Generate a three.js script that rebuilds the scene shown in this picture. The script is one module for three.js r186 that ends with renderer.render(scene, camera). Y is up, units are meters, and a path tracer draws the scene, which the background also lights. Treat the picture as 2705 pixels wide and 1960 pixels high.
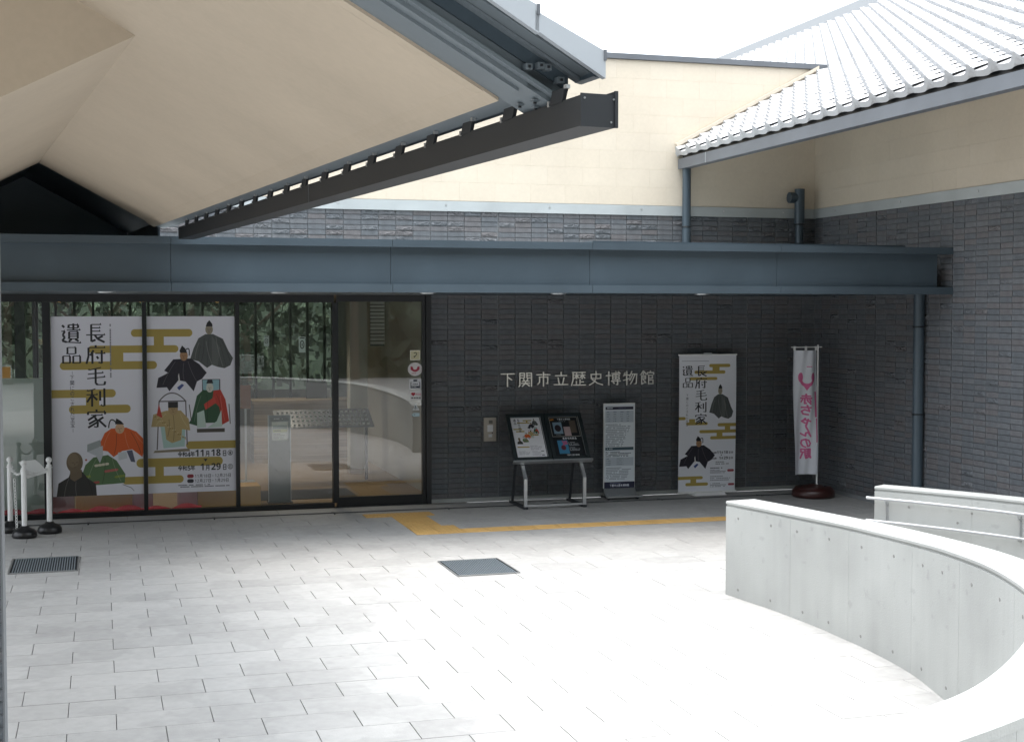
import * as THREE from 'three';
import { mergeGeometries } from 'three/addons/utils/BufferGeometryUtils.js';

// ---------- camera, sky, sun, exposure ----------
const scene = new THREE.Scene();
const camera = new THREE.PerspectiveCamera(29.85, 1024 / 741, 0.1, 400);
camera.position.set(0, 2.5, 17.5);
camera.rotation.order = 'YXZ';
camera.rotation.set(-2.494 * Math.PI / 180, -16.54 * Math.PI / 180, 0);
scene.add(camera);
const renderer = new THREE.WebGLRenderer({ antialias: true });
renderer.setSize(1024, 741);
renderer.toneMapping = THREE.LinearToneMapping;
renderer.toneMappingExposure = 4.1;
renderer.shadowMap.enabled = true;
{ // bright overcast sky: smooth white cloud layer
  const W = 64, H = 32, d = new Float32Array(W * H * 4);
  for (let j = 0; j < H; j++) for (let i = 0; i < W; i++) {
    const e = ((j + 0.5) / H - 0.5) * Math.PI, s = Math.max(0, Math.sin(e));
    const L = 0.42 + 0.62 * s + 0.3 * s * s * s, o = (j * W + i) * 4;
    d[o] = L * 0.94; d[o + 1] = L; d[o + 2] = L * 1.07; d[o + 3] = 1;
  }
  const t = new THREE.DataTexture(d, W, H, THREE.RGBAFormat, THREE.FloatType);
  t.mapping = THREE.EquirectangularReflectionMapping; t.magFilter = THREE.LinearFilter; t.minFilter = THREE.LinearFilter; t.needsUpdate = true;
  scene.background = t; scene.environment = t;
}
const sun = new THREE.DirectionalLight(0xfff4e6, 0.8);
sun.position.set(-0.5, 30, 8); sun.target.position.set(3, 0, 5);
sun.castShadow = true; sun.shadow.radius = 75; sun.shadow.mapSize.set(2048, 2048);
Object.assign(sun.shadow.camera, { left: -25, right: 25, top: 25, bottom: -25, near: 1, far: 90 });
scene.add(sun, sun.target);

// ---------- helpers ----------
let seed = 7;
const rnd = () => { seed = (seed + 0x6d2b79f5) | 0; let t = Math.imul(seed ^ (seed >>> 15), 1 | seed); t = (t + Math.imul(t ^ (t >>> 7), 61 | t)) ^ t; return ((t ^ (t >>> 14)) >>> 0) / 4294967296; };
const rr = (a, b) => a + (b - a) * rnd();
const pick = (a) => a[Math.floor(rnd() * a.length)];
const taken = {};
const numbered = (n) => { const k = taken[n] = (taken[n] ?? -1) + 1; return k ? n + '_' + String(k).padStart(3, '0') : n; };
function tag(o, label, category, group, kind) {
  if (label) o.userData.label = label;
  if (category) o.userData.category = category;
  if (group) o.userData.group = group;
  if (kind) o.userData.kind = kind;
  return o;
}
function thing(name, label, category, pos = [0, 0, 0], turn = 0, group) {
  const g = new THREE.Group(); g.name = numbered(name); g.position.set(...pos); g.rotation.y = turn; scene.add(g);
  return tag(g, label, category, group);
}
function part(parent, name, geo, mat, pos, rot) {
  const m = new THREE.Mesh(geo, mat); m.name = name; m.castShadow = m.receiveShadow = true;
  if (pos) m.position.set(...pos); if (rot) m.rotation.set(...rot);
  parent.add(m); return m;
}
function single(name, geo, mat, label, category, group, kind) {
  const m = part(scene, numbered(name), geo, mat); return tag(m, label, category, group, kind);
}
const col = (r, g, b) => new THREE.Color().setRGB(r, g, b);
const mat = (c, roughness = 0.8, metalness = 0, extra = {}) => new THREE.MeshStandardMaterial({ color: Array.isArray(c) ? col(...c) : c, roughness, metalness, ...extra });

// value-noise textures (tileable)
function noiseField(n, cells, octaves, sd) {
  const out = new Float32Array(n * n); let amp = 1, tot = 0;
  for (let o = 0; o < octaves; o++, cells *= 2, amp *= 0.5) {
    const g = new Float32Array(cells * cells); let s = sd * 7919 + o * 104729 + 13;
    for (let i = 0; i < g.length; i++) { s = (Math.imul(s, 1664525) + 1013904223) | 0; g[i] = ((s >>> 8) & 0xffff) / 65535; }
    for (let y = 0; y < n; y++) for (let x = 0; x < n; x++) {
      const fx = x / n * cells, fy = y / n * cells, ix = Math.floor(fx), iy = Math.floor(fy);
      let tx = fx - ix, ty = fy - iy; tx = tx * tx * (3 - 2 * tx); ty = ty * ty * (3 - 2 * ty);
      const a = g[iy * cells + ix], b = g[iy * cells + (ix + 1) % cells], c = g[((iy + 1) % cells) * cells + ix], d = g[((iy + 1) % cells) * cells + (ix + 1) % cells];
      out[y * n + x] += amp * ((a + (b - a) * tx) * (1 - ty) + (c + (d - c) * tx) * ty);
    }
    tot += amp;
  }
  for (let i = 0; i < out.length; i++) out[i] = out[i] / tot;
  return out;
}
function tex(n, fn, srgb = true, rep = 1) {
  const d = new Uint8Array(n * n * 4);
  for (let y = 0; y < n; y++) for (let x = 0; x < n; x++) {
    const v = fn(y * n + x, x, y), o = (y * n + x) * 4;
    for (let k = 0; k < 3; k++) d[o + k] = Math.max(0, Math.min(255, Math.round((Array.isArray(v) ? v[k] : v) * 255)));
    d[o + 3] = 255;
  }
  const t = new THREE.DataTexture(d, n, n); t.wrapS = t.wrapT = THREE.RepeatWrapping; t.magFilter = THREE.LinearFilter; t.minFilter = THREE.LinearMipmapLinearFilter;
  if (srgb) t.colorSpace = THREE.SRGBColorSpace; t.repeat.set(rep, rep); t.needsUpdate = true; return t;
}
const N1 = noiseField(512, 8, 6, 1), N2 = noiseField(512, 4, 4, 2), N3 = noiseField(512, 64, 3, 3), N4 = noiseField(512, 24, 4, 4);
const sm = (a, b, x) => { const t = Math.max(0, Math.min(1, (x - a) / (b - a))); return t * t * (3 - 2 * t); };
// colour multipliers around 1 (kept below 1)
const texPaving = tex(512, (i) => { const v = 0.92 + 0.07 * (N3[i] - 0.5) - 0.035 * sm(0.5, 0.56, N1[i]) + 0.04 * (N2[i] - 0.5); return [v, v, v * 1.005]; }, true, 1 / 3.1);
const texConcrete = tex(512, (i) => { const v = 0.9 + 0.05 * (N1[i] - 0.5) + 0.1 * (N2[i] - 0.5) + 0.045 * (N4[(((i / 512) >> 4) * 512) + (i % 512)] - 0.5) - 0.05 * sm(0.7, 0.85, N4[i]); return [v, v, v * 0.985]; }, true, 1 / 2.3);
const texBrick = tex(512, (i) => { const v = 0.84 + 0.2 * (N3[i] - 0.5) + 0.25 * (N1[i] - 0.5); return [v, v, v]; }, true, 1.6);
const texRender = tex(512, (i) => { const v = 0.96 + 0.03 * (N3[i] - 0.5) + 0.05 * (N2[i] - 0.5); return [v, v, v * 0.99]; }, true, 1 / 1.7);
const texMetal = tex(512, (i) => { const v = 0.92 + 0.07 * (N1[i] - 0.5) + 0.1 * (N2[i] - 0.5); return v; }, true, 1 / 1.9);
const texWood = tex(512, (i, x, y) => { const g = N1[((y * 7) % 512) * 512 + (x >> 3)], v = 0.82 + 0.35 * (g - 0.5); return [v, v * 0.97, v * 0.92]; }, true, 1 / 1.3);
const bumpFine = tex(512, (i) => N3[i], false, 1 / 0.5);

const bumpPav = bumpFine.clone(); bumpPav.repeat.set(2, 2); bumpPav.needsUpdate = true;

// boxes: bx(x0,x1,y0,y1,z0,z1) with uv in metres
function bx(x0, x1, y0, y1, z0, z1) {
  const g = new THREE.BoxGeometry(x1 - x0, y1 - y0, z1 - z0); g.translate((x0 + x1) / 2, (y0 + y1) / 2, (z0 + z1) / 2); return uvm(g);
}
function uvm(g) { // planar uv in metres by dominant normal
  if (g.index) g = g.toNonIndexed();
  const p = g.attributes.position, n = g.attributes.normal, uv = new Float32Array(p.count * 2);
  for (let i = 0; i < p.count; i++) {
    const ax = Math.abs(n.getX(i)), ay = Math.abs(n.getY(i)), az = Math.abs(n.getZ(i));
    if (ay >= ax && ay >= az) { uv[2 * i] = p.getX(i); uv[2 * i + 1] = p.getZ(i); }
    else if (ax >= az) { uv[2 * i] = p.getZ(i); uv[2 * i + 1] = p.getY(i); }
    else { uv[2 * i] = p.getX(i); uv[2 * i + 1] = p.getY(i); }
  }
  g.setAttribute('uv', new THREE.BufferAttribute(uv, 2)); return g;
}
const merge = (a) => mergeGeometries(a.map((g) => { const h = g.index ? g.toNonIndexed() : g; for (const k of Object.keys(h.attributes)) if (!['position', 'normal', 'uv'].includes(k)) h.deleteAttribute(k); return h; }));
// polygon soup from quads/tris given as point arrays
function faces(list) {
  const pos = [];
  for (const f of list) for (let i = 1; i + 1 < f.length; i++) pos.push(...f[0], ...f[i], ...f[i + 1]);
  const g = new THREE.BufferGeometry(); g.setAttribute('position', new THREE.Float32BufferAttribute(pos, 3)); g.computeVertexNormals();
  g.setAttribute('uv', new THREE.BufferAttribute(new Float32Array(pos.length / 3 * 2), 2)); return uvm(g);
}
// convex prism: polygon in (a,b) extruded along third axis; map(a,b,c)->[x,y,z]
function prism(poly, c0, c1, map) {
  const A = poly.map(([a, b]) => map(a, b, c0)), B = poly.map(([a, b]) => map(a, b, c1)), f = [A.slice().reverse(), B];
  for (let i = 0; i < poly.length; i++) { const j = (i + 1) % poly.length; f.push([A[i], A[j], B[j], B[i]]); }
  return faces(f);
}
// slab with bevelled top: x0..x1, z0..z1, top y, thickness t, bevel b
function slab(x0, x1, z0, z1, y, t, b) {
  const T = [[x0 + b, y, z0 + b], [x0 + b, y, z1 - b], [x1 - b, y, z1 - b], [x1 - b, y, z0 + b]];
  const M = [[x0, y - b, z0], [x0, y - b, z1], [x1, y - b, z1], [x1, y - b, z0]], L = M.map((p) => [p[0], y - t, p[2]]), f = [T];
  for (let i = 0; i < 4; i++) { const j = (i + 1) % 4; f.push([M[i], M[j], T[j], T[i]], [L[i], L[j], M[j], M[i]]); }
  return faces(f);
}
function tube(pts, r, seg = 8, closed = false) {
  return new THREE.TubeGeometry(new THREE.CatmullRomCurve3(pts.map((p) => new THREE.Vector3(...p)), closed, 'catmullrom', 0.1), Math.max(4, pts.length * 6), r, seg, closed);
}
const bar = (a, b, w, d = w) => { // rectangular bar between two points
  const A = new THREE.Vector3(...a), B = new THREE.Vector3(...b), L = A.distanceTo(B), g = new THREE.BoxGeometry(w, L, d);
  g.applyQuaternion(new THREE.Quaternion().setFromUnitVectors(new THREE.Vector3(0, 1, 0), B.clone().sub(A).normalize()));
  g.translate((A.x + B.x) / 2, (A.y + B.y) / 2, (A.z + B.z) / 2); return g;
};
const cyl = (x, y0, y1, z, r, seg = 20, r2 = r) => { const g = new THREE.CylinderGeometry(r2, r, y1 - y0, seg); g.translate(x, (y0 + y1) / 2, z); return g; };

// ---------- materials ----------
const M = {
  steel: mat([0.07, 0.098, 0.122], 0.42, 0.15, { map: texMetal }),
  steelDark: mat([0.03, 0.034, 0.04], 0.5, 0.1),
  gutter: mat([0.02, 0.023, 0.027], 0.5, 0.1, { map: texMetal }),
  porchSteel: mat([0.2, 0.235, 0.26], 0.45, 0.15, { map: texMetal }),
  fascia: mat([0.15, 0.163, 0.182], 0.5, 0.1, { map: texMetal }),
  black: mat([0.012, 0.013, 0.015], 0.4),
  frame: mat([0.01, 0.011, 0.013], 0.35, 0.2),
  mortar: mat([0.22, 0.23, 0.24], 0.95),
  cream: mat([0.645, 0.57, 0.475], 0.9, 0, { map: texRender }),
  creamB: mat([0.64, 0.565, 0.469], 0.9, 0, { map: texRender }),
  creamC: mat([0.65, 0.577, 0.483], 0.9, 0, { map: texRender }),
  soffit: mat([0.51, 0.43, 0.342], 0.85, 0, { map: texRender }),  // cream paint made darker, the shade under the porch put into its colour
  flashing: mat([0.52, 0.56, 0.57], 0.5, 0.2, { map: texMetal }),
  concrete: mat([0.465, 0.475, 0.475], 0.85, 0, { map: texConcrete, bumpMap: bumpFine, bumpScale: 0.001 }),
  concreteB: mat([0.455, 0.465, 0.466], 0.85, 0, { map: texConcrete, bumpMap: bumpFine, bumpScale: 0.001 }),
  stainless: mat([0.5, 0.51, 0.52], 0.42, 1),
  alu: mat([0.62, 0.63, 0.64], 0.38, 0.9),
  white: mat([0.8, 0.8, 0.79], 0.5),
  paper: mat([0.75, 0.75, 0.76], 0.7),
  yellow: mat([0.66, 0.41, 0.14], 0.75, 0, { map: texPaving }),
  wood: mat([0.42, 0.31, 0.2], 0.45, 0, { map: texWood }),
  woodPale: mat([0.5, 0.4, 0.28], 0.5, 0, { map: texWood }),
  rubber: mat([0.012, 0.012, 0.013], 0.38),
  letter: mat([0.72, 0.69, 0.64], 0.32, 0.8),
  glass: new THREE.MeshPhysicalMaterial({ color: col(0.9, 0.95, 0.93), roughness: 0.01, transmission: 1, thickness: 0, ior: 2.15 }),
  red: mat([0.35, 0.012, 0.03], 0.85),
};
const tiles = [0.415, 0.425, 0.435, 0.44, 0.445, 0.455].map((v) => mat([v, v * 0.985, v * 0.95], 0.7, 0, { map: texPaving, bumpMap: bumpPav, bumpScale: 0.0012 }));
const brickM = [[0.137, 0.15, 0.166], [0.147, 0.155, 0.169], [0.155, 0.155, 0.165], [0.131, 0.144, 0.16], [0.161, 0.17, 0.184], [0.158, 0.153, 0.16]].map((c) => mat(c, 0.72, 0, { map: texBrick }));

// ---------- ground and paving ----------
const XR = 9.62;
single('ground', (() => { const g = new THREE.PlaneGeometry(240, 240); g.rotateX(-Math.PI / 2); g.translate(0, -0.04, 0); return uvm(g); })(), mat([0.33, 0.33, 0.32], 0.9, 0, { map: texPaving }), 'pale grey ground around the museum plaza', 'ground', null, 'structure');
{
  const pv = thing('plaza_paving', 'pale grey granite slab paving laid in half bond across the plaza', 'paving'); pv.userData.kind = 'structure';
  part(pv, 'bedding', bx(-6, XR, -0.035, -0.012, 0, 19), mat([0.11, 0.11, 0.11], 0.95));
  const TW = 0.5695, TD = 0.3435, list = [];
  for (let k = -20; k < 34; k++) {
    let z0 = 7.25 + k * TD, z1 = z0 + TD; if (z1 < 0.64) continue; if (z0 < 0.64) z0 = 0.64;
    const ph = 0.072 + (k & 1 ? TW / 2 : 0);
    for (let i = -10; i < 17; i++) {
      const x0 = Math.max(ph + i * TW, -6), x1 = Math.min(ph + (i + 1) * TW, XR); if (x1 - x0 < 0.05) continue;
      list.push([x0, x1, z0, z1, Math.hypot((x0 + x1) / 2, (z0 + z1) / 2 - 17.5)]);
    }
  }
  // those in view nearest the camera become slabs of their own
  const inView = ([x0, x1, z0, z1]) => { const x = (x0 + x1) / 2, dz = 17.5 - (z0 + z1) / 2, a = Math.atan2(x, dz) * 57.3 - 16.54; return a > -22 && a < 22 && dz > 6.5; };
  list.sort((a, b) => (inView(b) - inView(a)) || a[4] - b[4]);
  const rest = [];
  list.forEach(([x0, x1, z0, z1], n) => {
    const y = rr(-0.0012, 0.0012), g = slab(x0 + 0.0022, x1 - 0.0022, z0 + 0.0022, z1 - 0.0022, y, 0.02, 0.002);
    if (n < 300) part(pv, 'paving_slab', g, pick(tiles)); else rest.push(g);
  });
  part(pv, 'paving_slabs_beyond', merge(rest), tiles[2]).userData.kind = 'stuff';
  for (let x = -6; x < XR; x += 0.9) part(pv, 'edge_slab', slab(x + 0.002, Math.min(x + 0.898, XR - 0.01), 0.06, 0.36, 0, 0.02, 0.003), pick(tiles));
}
{ // slot drain along the facade
  const d = thing('slot_drain', 'long dark slotted drain running along the foot of the glass and brick front', 'drain');
  part(d, 'channel', bx(-6, XR, -0.03, -0.01, 0.36, 0.64), M.black);
  for (let i = 0, x = -5.94; x < XR - 0.1; x += 1.45, i++) {
    const x1 = Math.min(x + 1.43, XR - 0.02);
    for (const [a, b] of [[0.365, 0.43], [0.445, 0.475], [0.49, 0.52], [0.54, 0.635]]) part(d, 'grating_bar', bx(x, x1, -0.012, 0.001, a, b), b - a > 0.05 ? tiles[0] : M.steelDark);
    part(d, 'joint_plate', bx(x1 - 0.01, x1 + 0.03, -0.012, 0.004, 0.43, 0.54), M.steelDark);
  }
}
const grateM = mat([0.24, 0.28, 0.31], 0.45, 0.5);
function grate(x0, x1, z0, z1, label) {
  const g = thing('floor_grate', label, 'grate', [0, 0, 0], 0, 'steel floor grates in the plaza paving');
  part(g, 'tray', bx(x0, x1, 0.001, 0.004, z0, z1), M.black);
  part(g, 'frame', merge([bx(x0, x1, 0.001, 0.012, z0, z0 + 0.015), bx(x0, x1, 0.001, 0.012, z1 - 0.015, z1), bx(x0, x0 + 0.015, 0.001, 0.0115, z0 + 0.015, z1 - 0.015), bx(x1 - 0.015, x1, 0.001, 0.0115, z0 + 0.015, z1 - 0.015)]), M.stainless);
  const n = 26, step = (x1 - x0 - 0.03) / n;
  for (let i = 1; i < n; i++) part(g, 'bar', bx(x0 + 0.015 + i * step - 0.006, x0 + 0.015 + i * step + 0.006, 0.004, 0.0105, z0 + 0.015, z1 - 0.015), grateM);
  part(g, 'cross_bars', merge([...Array(16)].map((_, i) => bx(x0 + 0.015, x1 - 0.015, 0.004, 0.009, z0 + 0.05 + i * 0.0475 - 0.003, z0 + 0.05 + i * 0.0475 + 0.003))), M.gutter).userData.kind = 'stuff';
}
grate(3.2, 3.82, 4.12, 4.92, 'rectangular steel floor grate alone in the open paving in front of the sliding door');
grate(-0.86, -0.22, 2.79, 3.6, 'rectangular steel floor grate in the paving in front of the white posts');
{ // tactile paving
  const t = thing('tactile_paving', 'yellow tactile guide tiles leading from the sliding door along the front', 'tactile paving');
  const tile = (x0, z0, w, d, alongX, dots) => {
    const s = part(t, 'tactile_tile', slab(x0 + 0.002, x0 + w - 0.002, z0 + 0.002, z0 + d - 0.002, 0.006, 0.006, 0.001), M.yellow), b = [];
    if (dots) { for (let i = 0; i < 5; i++) for (let j = 0; j < 5; j++) b.push(cyl(x0 + (i + 0.5) * w / 5, 0.006, 0.01, z0 + (j + 0.5) * d / 5, 0.012, 8, 0.009)); }
    else for (let i = 0; i < 4; i++) b.push(uvm(alongX ? slab(x0 + 0.02, x0 + w - 0.02, z0 + (i + 0.5) * d / 4 - 0.012, z0 + (i + 0.5) * d / 4 + 0.012, 0.01, 0.004, 0.003) : slab(x0 + (i + 0.5) * w / 4 - 0.012, x0 + (i + 0.5) * w / 4 + 0.012, z0 + 0.02, z0 + d - 0.02, 0.01, 0.004, 0.003)));
    part(s, 'raised_pattern', merge(b), M.yellow).userData.kind = 'stuff';
  };
  const s = 0.283;
  for (let i = 0; i < 3; i++) tile(3.06 + i * s, 0.74, s, s, false, true);
  for (let k = 1; k < 4; k++) for (let i = 0; i < 2; i++) tile(3.37 + i * 0.21, 0.74 + s * k, 0.21, s, false, false);
  for (let k = 4; k < 6; k++) for (let i = 0; i < 2; i++) tile(3.37 + i * s, 0.74 + s * k, s, s, false, true);
  for (let i = 0; i < 13; i++) tile(3.37 + 2 * s + i * s, 0.74 + s * 5, s, s, true, false);
}

// ---------- brick walls ----------
const BW = 0.225, BH = 0.0665;
const flatBrick = (w, h, dpt) => { const g = slab(-w / 2, w / 2, -h / 2, h / 2, dpt, dpt, 0.0025); g.rotateX(Math.PI / 2); return g; };
function roughBrick(w, h, dpt) { // split face
  const nx = 8, ny = 4, P = [];
  for (let j = 0; j <= ny; j++) for (let i = 0; i <= nx; i++) {
    const e = (i === 0 || j === 0 || i === nx || j === ny);
    P.push([-w / 2 + w * i / nx + (e ? 0 : rr(-0.006, 0.006)), -h / 2 + h * j / ny + (e ? 0 : rr(-0.004, 0.004)), e ? dpt * rr(0.5, 0.95) : dpt + rr(-0.002, 0.019)]);
  }
  const f = []; for (let j = 0; j < ny; j++) for (let i = 0; i < nx; i++) { const a = j * (nx + 1) + i, b = a + 1, c = a + nx + 2, d = a + nx + 1; rnd() > 0.5 ? f.push([P[a], P[b], P[c]], [P[a], P[c], P[d]]) : f.push([P[a], P[b], P[d]], [P[b], P[c], P[d]]); }
  const rim = []; for (let i = 0; i < nx; i++) rim.push(i); for (let j = 0; j < ny; j++) rim.push(j * (nx + 1) + nx); for (let i = nx; i > 0; i--) rim.push(ny * (nx + 1) + i); for (let j = ny; j > 0; j--) rim.push(j * (nx + 1));
  for (let i = 0; i < rim.length; i++) { const a = P[rim[i]], b = P[rim[(i + 1) % rim.length]]; f.push([[a[0], a[1], 0], [b[0], b[1], 0], b, a]); }
  return faces(f);
}
const flats = [0.012, 0.0135, 0.015].map((d) => flatBrick(BW - 0.006, BH - 0.006, d));
const roughs = [...Array(7)].map(() => roughBrick(BW - 0.006, BH - 0.006, 0.013));
const turned = new Map();
// wall in local axes: x along, y up, z out; place with position+turn. joints: [x,...] movement joints; skip(x,y)
function brickWall(name, label, L, y0, y1, pos, turn, rough, joints, limit, score, skip = () => false) {
  const w = thing(name, label, 'brick wall', pos, turn);
  part(w, 'mortar_bed', bx(0, L, y0, y1, -0.2, -0.001), M.mortar);
  const list = []; const edges = [0, ...joints, L];
  for (let s = 0; s + 1 < edges.length; s++) {
    const a = edges[s] + (s ? 0.006 : 0), b = edges[s + 1] - 0.006, n = Math.max(1, Math.round((b - a) / BW)), bw = (b - a) / n;
    const rows = Math.floor((y1 - y0) / BH);
    for (let r = 0; r < rows; r++) for (let i = 0; i < n; i++) {
      const x = a + (i + 0.5) * bw, y = y1 - (r + 0.5) * BH; if (skip(x, y)) continue;
      list.push([x, y, bw / BW, score(x, y)]);
    }
  }
  list.sort((p, q) => p[3] - q[3]);
  const rest = brickM.map(() => []);
  list.forEach(([x, y, sx], n) => {
    const ro = rnd() < rough(y), g = ro ? pick(roughs) : pick(flats), k = Math.floor(rnd() * brickM.length), dz = rr(-0.002, 0.003), flip = rnd() > 0.5 ? Math.PI : 0;
    if (n < limit) { const m = part(w, 'brick', g, brickM[k], [x, y, dz], [0, 0, flip]); m.scale.x = sx; }
    else { const c = g.clone(); c.rotateZ(flip); c.scale(sx, 1, 1); c.translate(x, y, dz); rest[k].push(c); }
  });
  rest.forEach((l, k) => { if (l.length) part(w, 'bricks_beyond', merge(l), brickM[k]).userData.kind = 'stuff'; });
  return w;
}
// facade: door edge x=4.1 to the corner, and the strip above the canopy
{
  const f = brickWall('facade_brick_wall', 'charcoal brick front wall carrying the metal lettering, under the canopy', XR - 4.1, 0.05, 3.78, [4.1, 0, 0], 0, (y) => (y > 3.1 ? 0.33 : 0.045), [0.905, 4.48], 300, (x, y) => (y > 3.2 ? -10 : 0) + Math.hypot(x - 2.2, (y - 1.3) * 1.5), (x, y) => y > 2.72 && y < 3.2);
  part(f, 'plinth', bx(-0.003, XR - 4.1, 0, 0.052, -0.19, 0.012), M.concreteB);
  const u = brickWall('upper_brick_wall', 'grey brick strip above the canopy, left of the downpipes, many split-faced bricks', 8.1, 3.18, 3.78, [-4, 0, 0], 0, () => 0.36, [8.1 - BW * 12.02], 300, (x) => -x);
}
brickWall('side_brick_wall', 'charcoal brick side wall meeting the front in the inner corner', 8.0, 0.0, 3.78, [XR, 0, 0.002], -Math.PI / 2, () => 0.05, [1.62, 3.3], 300, (x, y) => (x > 4.9 ? 100 : 0) - x * 0.6 + Math.abs(y - 2.2));
brickWall('porch_brick_wall', 'rough brick wall end at the plaza edge under the porch roof', 0.7, -0.02, 2.9, [-1.186, 0, 10.02], 0, () => 0.6, [], 150, (x, y) => -x);

// cream upper walls with panels
function panelWall(parent, L, y0, y1, PW, PH, place) {
  for (let r = 0, y = y0; y < y1 - 0.02; y += PH, r++) {
    const yy = Math.min(y + PH, y1);
    for (let x = r & 1 ? -PW / 2 : 0; x < L; x += PW) {
      const a = Math.max(0, x) + 0.0004, b = Math.min(L, x + PW) - 0.0004; if (b - a < 0.04) continue;
      const dz = rr(0, 0.0008);
      const g = slab(a, b, -yy + 0.0004, -y - 0.0004, 0.012 + dz, 0.012, 0.0003); g.rotateX(Math.PI / 2);
      const m = part(parent, 'wall_panel', g, pick([M.cream, M.cream, M.creamB, M.creamC])); place?.(m);
    }
  }
}
{
  const w = thing('cream_front_wall', 'cream panelled parapet wall above the brick strip, with dark coping', 'wall', [1.6, 0, 0.01]);
  part(w, 'wall_core', bx(-5.4, 8.02, 3.9, 5.84, -0.26, -0.0005), M.creamB);
  panelWall(w, 8.02, 3.91, 5.83, 0.48, 0.24);
  part(w, 'coping', bx(-5.5, 8.22, 5.84, 5.91, -0.32, 0.05), M.fascia);
  const fl = part(w, 'white_flashing', bx(-5.4, 8.005, 3.775, 3.905, -0.2, 0.03), M.flashing);
  for (const x of [1.3, 2.7, 4.1, 5.4, 6.6, 7.5]) part(fl, 'screw', (() => { const g = new THREE.CylinderGeometry(0.012, 0.012, 0.008, 10); g.rotateX(Math.PI / 2); g.translate(x, 3.85, 0.032); return g; })(), M.alu);
}
{
  const w = thing('cream_side_wall', 'cream panelled wall under the deep tiled eave above the side bricks', 'wall', [XR - 0.012, 0, 0.015], -Math.PI / 2);
  part(w, 'wall_core', bx(0, 8, 3.9, 5.55, -0.25, -0.0005), M.creamB);
  panelWall(w, 8, 3.91, 5.54, 0.48, 0.24);
  const fl = part(w, 'white_flashing', bx(0.02, 8, 3.775, 3.905, -0.2, 0.03), M.flashing);
  for (const x of [0.6, 2.2, 3.8]) part(fl, 'screw', (() => { const g = new THREE.CylinderGeometry(0.012, 0.012, 0.008, 10); g.rotateX(Math.PI / 2); g.translate(x, 3.85, 0.032); return g; })(), M.alu);
}

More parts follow.
